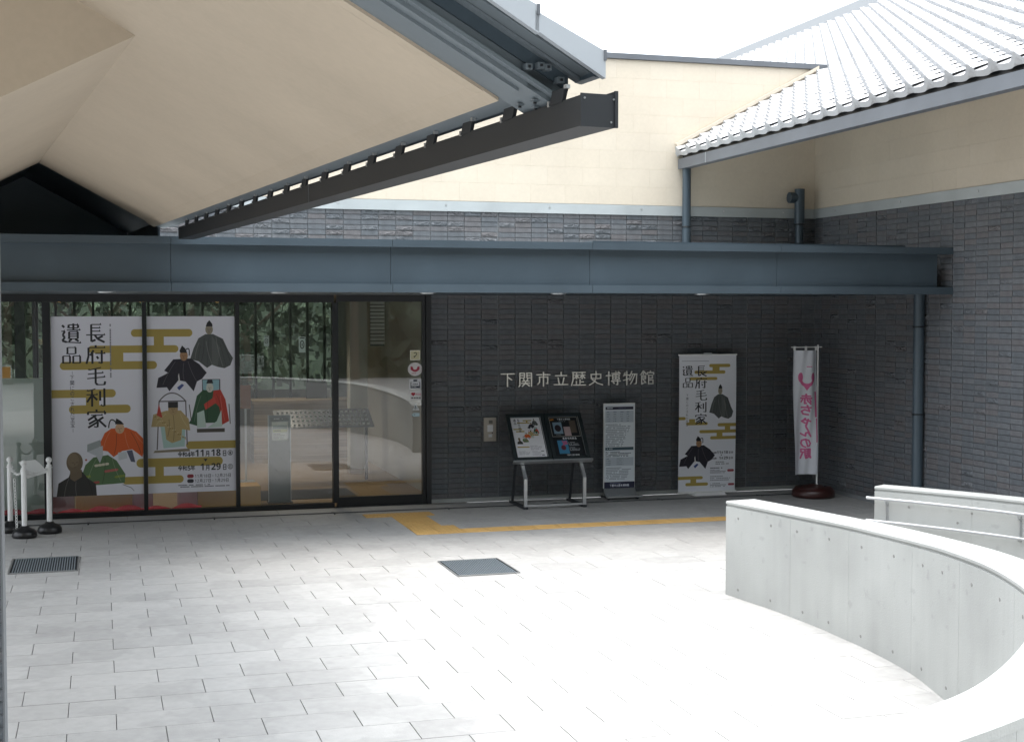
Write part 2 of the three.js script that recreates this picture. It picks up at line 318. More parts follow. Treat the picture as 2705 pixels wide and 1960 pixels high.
// ---------- tiled roof on the right ----------
{
  const t = 0.535, XE = 7.5, YE = 4.6, CW = 0.327, CX = 0.175, ang = Math.atan(t), len = CX / Math.cos(ang) + 0.05;
  const roof = thing('tiled_roof', 'long pale grey tiled roof slope with deep eave over the side wall', 'roof');
  const prof = (s) => 0.06 * Math.exp(-(((s - 0.2) / 0.14) ** 2)) + 0.016 * (2 * s - 1.15) ** 2;
  const n = 12, A = [], B = [];
  for (let i = 0; i <= n; i++) { const s = i / n * 1.06 - 0.03, zz = -s * CW, y = prof(Math.min(1, Math.max(0, s))); A.push([0, y * 1.3 + 0.02, zz]); B.push([len, y * 0.5 + 0.002, zz]); }
  const f = [];
  for (let i = 0; i < n; i++) { f.push([A[i], B[i], B[i + 1], A[i + 1]]); f.push([[A[i][0] + 0.004, A[i][1] - 0.06, A[i][2]], A[i], A[i + 1], [A[i + 1][0] + 0.004, A[i + 1][1] - 0.06, A[i + 1][2]]]); }
  const g = faces(f); g.rotateZ(ang);
  const eaveF = f.concat(A.slice(0, -1).map((p, i) => [[p[0] + 0.02, -0.028, p[2]], [p[0] + 0.003, p[1] - 0.06, p[2]], [p[0] + 0.003, A[i + 1][1] - 0.06, A[i + 1][2]], [p[0] + 0.02, -0.028, A[i + 1][2]]])), ge = faces(eaveF); ge.rotateZ(ang);
  const tm = [0.42, 0.45, 0.48].map((v) => mat([v, v * 1.01, v * 1.03], 0.42, 0, {}));
  const list = [];
  for (let j = 0; j < 42; j++) for (let k = -3; k < 70; k++) {
    const z = 7.05 - k * CW, x = XE + j * CX; if (z < 0.06 && x < 9.55) continue; if (z < -15) continue;
    list.push([x, YE + j * CX * t, z, j === 0, Math.hypot(x, z - 17.5) + (z > 7.4 ? 50 : 0)]);
  }
  list.sort((a, b) => a[4] - b[4]);
  const rest = [[], [], []];
  list.forEach(([x, y, z, e], i) => { const k = Math.floor(rnd() * 3), dy = rr(-0.002, 0.002); if (i < 300) part(roof, 'roof_tile', e ? ge : g, tm[k], [x, y + dy, z]); else { const c = (e ? ge : g).clone(); c.translate(x, y + dy, z); rest[k].push(c); } });
  rest.forEach((l, k) => { part(roof, 'roof_tiles_beyond', merge(l), tm[k]).userData.kind = 'stuff'; });
  const Y = (x) => YE + (x - XE) * t;
  const deck = (x0, x1, z0, z1, up, dn) => prism([[x0, Y(x0) - up], [x1, Y(x1) - up], [x1, Y(x1) - dn], [x0, Y(x0) - dn]], z0, z1, (a, b, c) => [a, b, c]);
  part(roof, 'roof_deck', merge([deck(XE + 0.1, 14.9, 0.045, 8.1, 0.03, 0.1), deck(9.9, 14.9, -15.5, -0.31, 0.03, 0.1)]), M.fascia);
  part(roof, 'eave_soffit', deck(XE + 0.15, XR - 0.03, 0.06, 8.1, 0.12, 0.16), M.cream);
  part(roof, 'gutter_fascia', bx(XE + 0.02, XE + 0.14, 4.40, 4.535, 0.05, 8.1), M.fascia);
  part(roof, 'gap_shade_strip', bx(XE + 0.075, XE + 0.16, 4.535, 4.6, 0.09, 8.1), M.black);  // recessed black strip painting the shade in the gap below the tiles
  part(roof, 'fascia_joint', bx(XE + 0.018, XE + 0.03, 4.40, 4.536, 0.93, 0.94), M.flashing);
  // ridge
  const rc = part(roof, 'ridge_cap', prism([[14.72, Y(14.72) + 0.02], [14.76, Y(14.72) + 0.28], [15.0, Y(14.72) + 0.36], [15.24, Y(14.72) + 0.28], [15.28, Y(14.72) + 0.02]], -15.6, 8.1, (a, b, c) => [a, b, c]), mat([0.24, 0.25, 0.26], 0.5));
  part(rc, 'ridge_base', bx(14.7, 15.3, Y(14.72) - 0.05, Y(14.72) + 0.05, -15.5, 8.05), M.fascia);
  const far = prism([[14.9, Y(14.9) - 0.03], [15.3, Y(14.9) - 0.03], [22, 5.1], [22, 5.0], [15, Y(14.9) - 0.15]], -15.5, 8.1, (a, b, c) => [a, b, c]);
  part(roof, 'rear_slope', far, tm[1]);
  part(roof, 'abutment_flashing', prism([[7.5, 4.70], [9.62, 5.835], [9.62, 5.885], [7.48, 4.745]], 0.03, 0.075, (a, b, c) => [a, b, c]), M.creamC);
}

// ---------- canopy over the entrance ----------
{
  const c = thing('entrance_canopy', 'long blue-grey steel beam canopy over the entrance with dark soffit', 'canopy');
  const js = [-4, 0.69, 2.92, 5.12, 7.37, XR - 0.004];
  for (let i = 0; i + 1 < js.length; i++) {
    const a = js[i] + (i ? 0.004 : 0), b = js[i + 1], bw = i === js.length - 2 ? b - 0.16 : b;
    part(c, 'top_flange', bx(a, b, 3.155, 3.232, 3.12, 3.32), M.steel);
    part(c, 'web', bx(a, bw, 2.772, 3.155, 3.17, 3.22), M.steel);
    part(c, 'bottom_flange', bx(a, b, 2.687, 2.772, 3.12, 3.32), M.steel);
  }
  part(c, 'soffit', bx(-4, XR - 0.004, 2.695, 2.74, 0.02, 3.118), M.steel);
  part(c, 'deck', bx(-4, XR - 0.4, 2.8, 3.17, 0.03, 3.1), M.flashing);
  part(c, 'top_flashing', bx(5.2, 9.1, 3.233, 3.26, 2.6, 3.1), M.steel);
  for (const [x, z] of [[0.08, 2.55], [1.86, 2.45], [3.5, 2.45], [5.02, 2.45], [6.8, 2.45]]) {
    const l = part(c, 'downlight', cyl(x, 2.683, 2.696, z, 0.09, 24), M.alu);
    part(l, 'diffuser', cyl(x, 2.68, 2.684, z, 0.08, 24), M.stainless);
  }
}
function downpipe(label, geos, clips) {
  const d = thing('downpipe', label, 'downpipe', [0, 0, 0], 0, 'dark grey rainwater downpipes');
  part(d, 'pipe', merge(geos), M.steel); for (const g of clips) part(d, 'clip', g, M.gutter);
}
const tor = (x, y, z, r) => { const g = new THREE.TorusGeometry(r, 0.01, 6, 20); g.rotateX(Math.PI / 2); g.translate(x, y, z); return g; };
downpipe('dark round downpipe dropping from the end of the tiled eave to the canopy', [cyl(7.6, 3.3, 4.42, 0.16, 0.058), tube([[7.6, 3.34, 0.16], [7.6, 3.27, 0.2], [7.6, 3.25, 0.34]], 0.056, 12)], [tor(7.6, 3.62, 0.16, 0.06)]);
downpipe('short dark downpipe with an elbow joint standing near the inner corner above the canopy', [cyl(9.29, 3.7, 4.17, 0.16, 0.07), cyl(9.29, 3.25, 3.7, 0.16, 0.055), (() => { const g = new THREE.CylinderGeometry(0.075, 0.075, 0.12, 18); g.rotateZ(Math.PI / 2); g.translate(9.2, 4.05, 0.14); return g; })()], [tor(9.29, 3.68, 0.16, 0.068), tor(9.29, 3.42, 0.16, 0.058)]);
downpipe('tall dark downpipe on the side brick wall below the canopy end', [cyl(XR - 0.09, 0, 2.69, 2.74, 0.066)], [tor(XR - 0.09, 2.3, 2.74, 0.068), tor(XR - 0.09, 1.24, 2.74, 0.068)]);

// ---------- porch roof ----------
{
  const P = thing('porch_roof', 'big porch roof with soffit of shade-darkened cream, grey steel verge and hanging box gutter', 'roof', [1.738, 0, 12.555], 6.3 * Math.PI / 180);
  const t = 0.537, hyp = Math.hypot(1, t), R = (x) => 3.37 + t * (-0.09 - x), RX = -1.21, RY = R(-1.21), XL = -3.3, L = (x) => RY - t * (RX - x), zw = -3.0, ze = -9.95;
  const XT = -2.9; // front ridge
  const ext = (poly, z0, z1) => prism(poly, z0, z1, (a, b, c) => [a, b, c]);
  const sl = (x0, x1, F, h0, h1) => [[x0, F(x0) + h0], [x1, F(x1) + h0], [x1, F(x1) + h1], [x0, F(x0) + h1]];
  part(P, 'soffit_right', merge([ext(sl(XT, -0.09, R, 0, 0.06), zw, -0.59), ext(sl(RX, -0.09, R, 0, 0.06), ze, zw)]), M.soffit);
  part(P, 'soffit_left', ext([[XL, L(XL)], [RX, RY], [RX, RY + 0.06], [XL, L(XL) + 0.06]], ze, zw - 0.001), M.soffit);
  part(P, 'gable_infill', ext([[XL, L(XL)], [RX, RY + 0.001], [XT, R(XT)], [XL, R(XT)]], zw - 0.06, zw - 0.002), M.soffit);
  // raised margin strip along the soffit edges
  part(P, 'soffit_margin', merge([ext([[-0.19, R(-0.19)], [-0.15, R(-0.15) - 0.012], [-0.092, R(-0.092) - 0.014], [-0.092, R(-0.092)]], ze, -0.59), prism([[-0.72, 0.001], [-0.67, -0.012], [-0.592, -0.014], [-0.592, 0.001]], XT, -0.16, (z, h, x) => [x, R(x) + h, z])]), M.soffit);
  const LF = (x) => R(XT) - t * (XT - x);
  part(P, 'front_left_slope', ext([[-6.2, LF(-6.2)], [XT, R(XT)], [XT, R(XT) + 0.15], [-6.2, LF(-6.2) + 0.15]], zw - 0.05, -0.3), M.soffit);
  const zb = -12.35;
  part(P, 'end_gable', ext([[XL, 3.245], [-0.05, 3.245], [-0.05, R(-0.05) + 0.1], [RX, RY + 0.1], [XL, L(XL) + 0.1]], zb - 0.05, zb + 0.02), M.steel);
  part(P, 'side_closure', bx(-0.05, -0.03, 3.245, R(-0.05) + 0.06, zb, ze - 0.002), M.steel);
  part(P, 'rear_roof', merge([ext(sl(RX, 0.02, R, 0.07, 0.13), zb, ze - 0.001), ext([[XL, L(XL) + 0.07], [RX, RY + 0.07], [RX, RY + 0.13], [XL, L(XL) + 0.13]], zb, ze - 0.001)]), M.steel);
  part(P, 'left_closure', bx(XL - 0.02, XL, 2.7, L(XL) + 0.1, zb, ze - 0.002), M.steel);
  part(P, 'roof_body', merge([ext(sl(XT, 0.07, R, 0.07, 0.13), zw, -0.36), ext(sl(RX, 0.07, R, 0.07, 0.13), ze, zw - 0.001), ext([[XL, L(XL) + 0.07], [RX, RY + 0.07], [RX, RY + 0.13], [XL, L(XL) + 0.13]], ze, zw - 0.1)]), M.steel);
  // eave edge plate
  part(P, 'eave_plate', ext([[-0.088, 3.369], [0.012, 3.345], [0.02, 3.4], [-0.088, 3.45]], ze, -0.3), M.porchSteel);
  // verge: plates and channels along the slope
  const V = (x0, x1, h0, h1, z0, z1) => ext(sl(x0, x1, R, h0 * hyp, h1 * hyp), z0, z1);
  const xr = 0.02;
  part(P, 'verge_plate', V(XT, xr, 0.0, 0.03, -0.588, -0.30), M.porchSteel);
  part(P, 'verge_plate_step', V(XT, -0.1, -0.012, 0.0, -0.47, -0.36), M.porchSteel);
  const ch = part(P, 'verge_channel', V(XT, xr + 0.05, 0.03, 0.135, -0.34, -0.30), M.porchSteel);
  part(ch, 'channel_lip', V(XT, xr + 0.02, 0.018, 0.032, -0.32, -0.262), M.porchSteel);
  part(ch, 'channel_flange', V(XT, xr + 0.1, 0.125, 0.137, -0.299, -0.252), M.porchSteel);
  part(ch, 'channel_web', V(XT, xr + 0.06, 0.075, 0.13, -0.3, -0.285), M.steel);
  part(P, 'tile_underlay', V(XT, 0.12, 0.139, 0.155, -0.33, -0.16), M.porchSteel);
  const vm = mat([0.36, 0.39, 0.42], 0.45, 0);
  for (let i = 0, x1 = 0.15; x1 > XT + 0.3; i++, x1 -= 0.28) {
    const x0 = x1 - 0.295, k = 0.006;
    const f = (x) => R(x);
    const up = (x, h) => f(x) + h * hyp;
    const g = prism([[x0, up(x0, 0.135)], [x1, up(x1, 0.13) - 0], [x1, up(x1, 0.215) + k], [x0, up(x0, 0.192) + k]], -0.125, -0.095, (a, b, c) => [a, b, c]);
    const vt = part(P, 'verge_tile', g, vm);
    part(vt, 'tile_top', prism([[x0, up(x0, 0.17)], [x1, up(x1, 0.193)], [x1, up(x1, 0.215) + k - 0.001], [x0, up(x0, 0.192) + k - 0.001]], -0.5, -0.125, (a, b, c) => [a, b, c]), vm);
    part(vt, 'tile_nib', bx(x1 - 0.008, x1 + 0.003, up(x1, 0.19), up(x1, 0.215) + 0.012, -0.14, -0.09), M.fascia);
  }
  part(P, 'verge_end_cap', ext([[0.115, 3.40], [0.145, 3.395], [0.145, 3.45], [0.12, 3.455]], -0.30, -0.13), M.steel);
  for (const [x, z, h] of [[-0.1, -0.255, 0.06], [-0.05, -0.252, 0.09], [-0.02, -0.252, 0.1], [0.035, -0.252, 0.085], [-0.03, -0.36, -0.004], [0.0, -0.42, -0.004], [-0.035, -0.5, -0.004]]) {
    const pl = part(P, 'fixing_bracket', h > 0 ? bx(x - 0.014, x + 0.014, R(x) + h * hyp - 0.012, R(x) + h * hyp + 0.012, z - 0.06, z) : bx(x - 0.013, x + 0.013, R(x) - 0.012, R(x) - 0.004, z - 0.015, z + 0.015), M.porchSteel);
    part(pl, 'bolt', h > 0 ? bx(x - 0.005, x + 0.005, R(x) + h * hyp - 0.005, R(x) + h * hyp + 0.005, z, z + 0.006) : bx(x - 0.005, x + 0.005, R(x) - 0.02, R(x) - 0.012, z - 0.005, z + 0.005), M.gutter);
  }
  // hanging box gutter
  const G = part(P, 'box_gutter', merge([bx(0, 0.15, 3.19, 3.2, -9.0, -0.006), bx(0, 0.008, 3.2, 3.305, -9.0, -0.006), bx(0.142, 0.15, 3.2, 3.325, -9.0, -0.006)]), M.gutter);
  part(G, 'end_cap', bx(-0.001, 0.152, 3.188, 3.312, -0.006, 0), M.gutter);
  part(G, 'end_lip', bx(0.14, 0.153, 3.188, 3.326, -0.0055, 0.006), M.gutter);
  for (const [x, y] of [[0.014, 3.294], [0.136, 3.294], [0.125, 3.208]]) part(G, 'screw', (() => { const g = new THREE.CylinderGeometry(0.004, 0.004, 0.004, 8); g.rotateX(Math.PI / 2); g.translate(x, y, 0.0015); return g; })(), M.stainless);
  part(G, 'joint_seam', bx(-0.002, 0.003, 3.188, 3.306, -4.02, -4.01), M.fascia);
  for (let i = 0; i < 18; i++) {
    const z = -0.25 - i * 0.49, b = part(P, 'gutter_bracket', prism([[z - 0.03, 3.30], [z + 0.085, 3.30], [z + 0.115, 3.352], [z, 3.352]], -0.004, 0.012, (a, b2, c) => [c, b2, a]), M.gutter);
    part(b, 'bracket_clip', bx(-0.006, 0.01, 3.296, 3.318, z - 0.045, z - 0.03), M.alu);
    part(b, 'clip_bolt', bx(-0.03, -0.012, 3.338, 3.352, z + 0.16, z + 0.18), M.alu);
  }
}

// ---------- curved concrete walls ----------
function arcWall(name, label, pts, hs, thick, holes) {
  const w = thing(name, label, 'concrete wall');
  const c = new THREE.CatmullRomCurve3(pts.map(([x, z], i) => new THREE.Vector3(x, hs[i], z)), false, 'centripetal'), N = 96, P = [];
  for (let i = 0; i <= N; i++) {
    const p = c.getPointAt(i / N), d = c.getTangentAt(i / N), n = new THREE.Vector3(-d.z, 0, d.x).normalize().multiplyScalar(-1); // outward = to the right of travel
    P.push({ p, n });
  }
  const len = c.getLength();
  const at = (q, off, y) => [q.p.x + q.n.x * off, y, q.p.z + q.n.z * off];
  const seg = Math.max(1, Math.round(len / 0.92));
  for (let s = 0; s < seg; s++) {
    const a = Math.round(s * N / seg), b = Math.round((s + 1) * N / seg), f = [];
    const ring = (q, k) => { const h = q.p.y - 0.045; const e = k; return [at(q, 0, -0.03), at(q, 0, h), at(q, thick, h), at(q, thick, -0.03)]; };
    const shrink = (q, r, e) => ({ p: q.p.clone().lerp(r.p, e), n: q.n });
    const qs = []; for (let i = a; i <= b; i++) qs.push(P[i]);
    qs[0] = shrink(P[a], P[a + 1], 0.012); qs[qs.length - 1] = shrink(P[b], P[b - 1], 0.012);
    for (let i = 0; i + 1 < qs.length; i++) { const A = ring(qs[i]), B = ring(qs[i + 1]); f.push([A[0], B[0], B[1], A[1]], [A[1], B[1], B[2], A[2]], [A[2], B[2], B[3], A[3]]); }
    f.push(ring(qs[0])); f.push(ring(qs[qs.length - 1]).reverse());
    // uv along the arc
    part(w, 'concrete_panel', faces(f), s % 2 ? M.concrete : M.concreteB);
  }
  const cap = [];
  for (let i = 0; i < N; i++) {
    const r = (q) => { const h = q.p.y; return [at(q, 0.012, h - 0.046), at(q, 0.012, h - 0.03), at(q, -0.001, h - 0.024), at(q, -0.001, h - 0.006), at(q, 0.006, h), at(q, thick - 0.006, h), at(q, thick + 0.001, h - 0.006), at(q, thick + 0.001, h - 0.046)]; };
    const A = r(P[i]), B = r(P[i + 1]); for (let k = 0; k < 7; k++) cap.push([A[k], B[k], B[k + 1], A[k + 1]]);
    if (i === 0) cap.push(A); if (i === N - 1) cap.push(B.slice().reverse());
  }
  part(w, 'coping', faces(cap), M.concrete);
  const hm = mat([0.22, 0.22, 0.21], 0.95);
  for (const [u, fy] of holes) {
    const i = Math.min(N - 1, Math.round(u / len * N)), q = P[i], g = new THREE.CylinderGeometry(0.011, 0.013, 0.006, 12); g.rotateZ(Math.PI / 2); g.rotateY(Math.atan2(-q.n.z, q.n.x)); const o = at(q, 0.0, q.p.y * fy); g.translate(...o);
    part(w, 'tie_hole', g, hm);
  }
  return { w, P, at, len };
}
{
  const holes = []; for (let u = 0.18; u < 5; u += 0.47) holes.push([u, 0.84], [u + 0.02, 0.09]);
  arcWall('curved_plaza_wall', 'low curved fair-faced concrete wall bounding the plaza, bright top edge', [[5.27, 6.37], [5.38, 7.25], [5.41, 8.26], [5.34, 9.16], [5.17, 9.85], [4.98, 10.6], [4.55, 11.55], [3.85, 12.36], [3.18, 12.94], [2.75, 13.16], [2.2, 13.36], [1.2, 13.55]], [0.827, 0.845, 0.883, 0.923, 0.975, 1.0, 1.02, 1.04, 1.05, 1.05, 1.05, 1.05], 0.3, holes);
  const { P, at } = arcWall('ramp_wall', 'curved concrete ramp wall with two steel handrails beside the side wall', [[7.05, 5.87], [7.32, 6.3], [7.74, 7.16], [8.0, 8.2], [8.05, 9.4], [7.85, 10.8], [7.3, 12.2]], [0.83, 0.832, 0.838, 0.845, 0.86, 0.88, 0.9], 0.2, [[0.35, 0.8], [1.0, 0.8], [1.6, 0.8], [0.8, 0.68]]);
  const h = thing('handrail', 'double stainless steel handrail on brackets along the ramp wall', 'handrail');
  for (const y of [0.725, 0.51]) {
    const q0 = P[0], q1 = P[3], e = 0.05 / Math.max(0.01, q0.p.distanceTo(q1.p));
    const ext = q0.p.clone().lerp(q1.p, -e), pts = [[ext.x + q0.n.x * -0.06, y, ext.z + q0.n.z * -0.06]];
    for (let i = 0; i <= 60; i += 6) pts.push(at(P[i], -0.06, y));
    part(h, 'rail', tube(pts, 0.0145, 12), M.stainless);
  }
  for (const i of [2, 21, 40]) {
    const a = at(P[i], -0.06, 0.72), b = at(P[i], -0.004, 0.66), c = at(P[i], -0.004, 0.5), d = at(P[i], -0.06, 0.525);
    part(h, 'bracket', merge([tube([a, [a[0], 0.68, a[2]], b], 0.007, 8), tube([d, [d[0], 0.49, d[2]], c], 0.007, 8), bar(at(P[i], -0.006, 0.47), at(P[i], -0.006, 0.7), 0.035, 0.006)]), M.stainless);
  }
}
//PART2
// ---------- lettering: strokes of the characters in a 100 x 100 box ----------
const K = {
  下: '8,12 92,12;48,12 48,95;52,35 75,52',
  関: '12,8 12,90 6,97;12,8 42,8 42,40 12,40;12,24 42,24;58,8 88,8 88,96;58,8 58,40 88,40;58,24 88,24;36,48 41,56;64,48 59,56;28,62 72,62;24,76 76,76;50,62 50,76 28,95;50,76 74,93',
  市: '50,4 50,20;8,20 92,20;24,36 24,70 12,84;24,36 78,36 78,80 70,78;50,20 50,96',
  立: '50,6 50,26;14,28 86,28;30,42 38,84;70,42 60,84;6,88 94,88',
  歴: '10,8 94,8;14,8 14,55 4,95;24,26 50,26;37,14 37,52;36,28 24,46;38,28 50,44;58,26 92,26;74,14 74,52;73,28 58,46;75,28 92,46;60,58 60,92;60,72 82,72;36,68 36,92;18,93 96,93',
  史: '18,22 82,22 82,50 18,50 18,22;50,4 50,50 36,76 8,94;26,58 60,82 94,94',
  博: '20,6 20,96;4,32 36,32;40,18 96,18;68,4 68,58;46,28 46,58;46,28 90,28 90,58;46,43 90,43;46,58 90,58;84,6 90,12;38,70 98,70;80,60 80,94 70,92;50,78 58,86',
  物: '14,14 6,36;10,30 44,30;26,6 26,96;4,66 44,54;60,6 46,40;54,24 94,24 90,88 80,92;68,24 48,66;82,26 52,92',
  館: '24,4 4,30;24,4 44,26;24,18 24,28;12,36 38,36 38,58 12,58 12,36;12,47 38,47;12,58 12,94 30,84;24,64 40,84;72,4 72,14;52,28 52,16 94,16 94,28;60,34 60,94;60,34 86,34 86,54 60,54;60,66 90,66 90,92 60,92',
  長: '30,8 30,58;30,8 76,8;30,24 72,24;30,40 72,40;6,58 94,58;30,58 30,90 50,82;46,58 60,78 92,94;84,64 62,74',
  府: '50,4 50,14;16,16 94,16;16,16 16,56 6,94;40,28 24,54;34,42 34,94;48,44 94,44;78,28 78,92 68,90;54,58 62,70',
  毛: '74,8 20,20;12,40 84,34;8,62 92,54;48,16 48,86 58,92 90,92 92,76',
  利: '46,8 12,18;4,36 56,36;30,16 30,94;30,38 6,72;32,40 54,62;68,18 68,66;88,6 88,92 76,90',
  家: '50,4 50,14;10,30 10,16 90,16 90,28;24,32 78,32;48,32 10,56;42,42 56,64 54,90 44,90;50,54 14,74;54,66 10,92;82,42 58,58;58,54 94,90',
  遺: '40,10 84,10 84,24 40,24 40,10;62,4 62,34;32,34 94,34;42,42 82,42 82,74 42,74 42,42;42,53 82,53;42,63 82,63;54,76 40,86;70,76 86,86;10,12 20,22;6,40 22,40 12,58 22,68 10,84;10,84 30,90 96,94',
  品: '30,8 70,8 70,42 30,42 30,8;8,54 42,54 42,92 8,92 8,54;58,54 92,54 92,92 58,92 58,54',
  令: '50,4 8,46;50,4 92,46;34,40 66,40;18,56 78,56 66,76;48,56 48,96',
  和: '44,8 12,18;4,36 54,36;28,16 28,94;28,38 6,70;30,40 52,60;62,26 94,26 94,84 62,84 62,26',
  年: '26,6 10,32;22,20 88,20;26,42 82,42;26,42 26,66;4,66 96,66;54,20 54,96',
  月: '26,8 26,60 14,94;26,8 78,8 78,92 66,90;26,34 78,34;26,60 78,60',
  日: '22,8 78,8 78,92 22,92 22,8;22,50 78,50',
  金: '50,4 8,40;50,4 92,40;30,38 70,38;20,58 80,58;50,38 50,90;30,66 38,82;70,66 62,82;10,92 90,92',
  に: '16,12 12,60 18,92;46,26 86,24;44,66 50,84 90,82',
  の: '54,18 36,84 18,80 10,56 26,28 54,18 82,28 90,56 76,82 54,92',
  こ: '22,18 78,18 60,30;20,62 30,86 84,86',
  さ: '12,30 88,22;44,8 70,58 30,56;22,70 36,90 74,90',
  れ: '28,8 28,94;10,30 36,26 8,74;36,44 62,24 68,40 66,84 92,80',
  た: '10,26 54,22;34,8 12,92;54,44 88,42;50,72 60,88 92,86',
  至: '8,10 92,10;46,10 24,40 80,36;66,26 84,46;50,46 50,90;20,64 80,64;6,92 94,92',
  宝: '50,4 50,14;10,28 10,16 90,16 90,28;22,40 78,40;22,62 78,62;50,40 50,90;10,92 90,92;64,68 76,80',
  赤: '18,20 82,20;50,4 50,40;6,40 94,40;42,40 40,66 14,94;60,40 60,90 50,88;24,54 14,72;78,54 90,74',
  ち: '10,26 86,24;42,6 26,60 60,46 84,62 72,86 36,92',
  ゃ: '14,52 60,38 82,52 60,68;56,26 64,38;36,34 52,96',
  ん: '50,6 8,92 38,54 52,60 56,88 92,66',
  駅: '10,8 10,62;10,8 46,8;10,26 44,26;10,44 44,44;28,8 28,62;10,62 46,62 44,92 34,90;6,76 4,90;16,74 18,84;26,74 30,82;58,10 90,10 90,36 58,36;58,10 58,60 50,94;74,36 96,94',
};
const strokes = (ch) => K[ch].split(';').map((s) => s.split(' ').map((p) => p.split(',').map(Number)));
function kanji(c, ch, x, y, w, h, weight = 9, serif = false) {
  c.save(); c.translate(x, y); c.scale(w / 100, h / 100); c.lineCap = serif ? 'butt' : 'round'; c.lineJoin = 'round'; c.strokeStyle = c.fillStyle;
  for (const s of strokes(ch)) for (let i = 0; i + 1 < s.length; i++) {
    const [a, b] = [s[i], s[i + 1]], flat = Math.abs(b[1] - a[1]) < Math.abs(b[0] - a[0]) * 0.3;
    c.lineWidth = serif ? (flat ? weight * 0.5 : weight) : weight;
    c.beginPath(); c.moveTo(...a); c.lineTo(...b); c.stroke();
    if (serif && flat) { c.beginPath(); c.moveTo(b[0] - 8, b[1]); c.lineTo(b[0] - 2, b[1] - 8); c.lineTo(b[0] + 2, b[1] + 2); c.fill(); }
  }
  c.restore();
}
function canvas(w, h, draw) {
  const cv = document.createElement('canvas'); cv.width = w; cv.height = h; const c = cv.getContext('2d'); draw(c, w, h);
  const t = new THREE.CanvasTexture(cv); t.colorSpace = THREE.SRGBColorSpace; t.anisotropy = 8; return t;
}
const print = (t, r = 0.6) => new THREE.MeshStandardMaterial({ map: t, roughness: r });
const poly = (c, pts, fill) => { c.fillStyle = fill; c.beginPath(); pts.forEach(([x, y], i) => (i ? c.lineTo(x, y) : c.moveTo(x, y))); c.closePath(); c.fill(); };
const disc = (c, x, y, rx, ry, fill) => { c.fillStyle = fill; c.beginPath(); c.ellipse(x, y, rx, ry, 0, 0, 7); c.fill(); };
const pill = (c, x0, x1, y0, y1, fill) => { c.fillStyle = fill; const r = (y1 - y0) / 2; c.beginPath(); c.roundRect(x0, y0, x1 - x0, y1 - y0, r); c.fill(); };
const GOLD = '#a8934a';
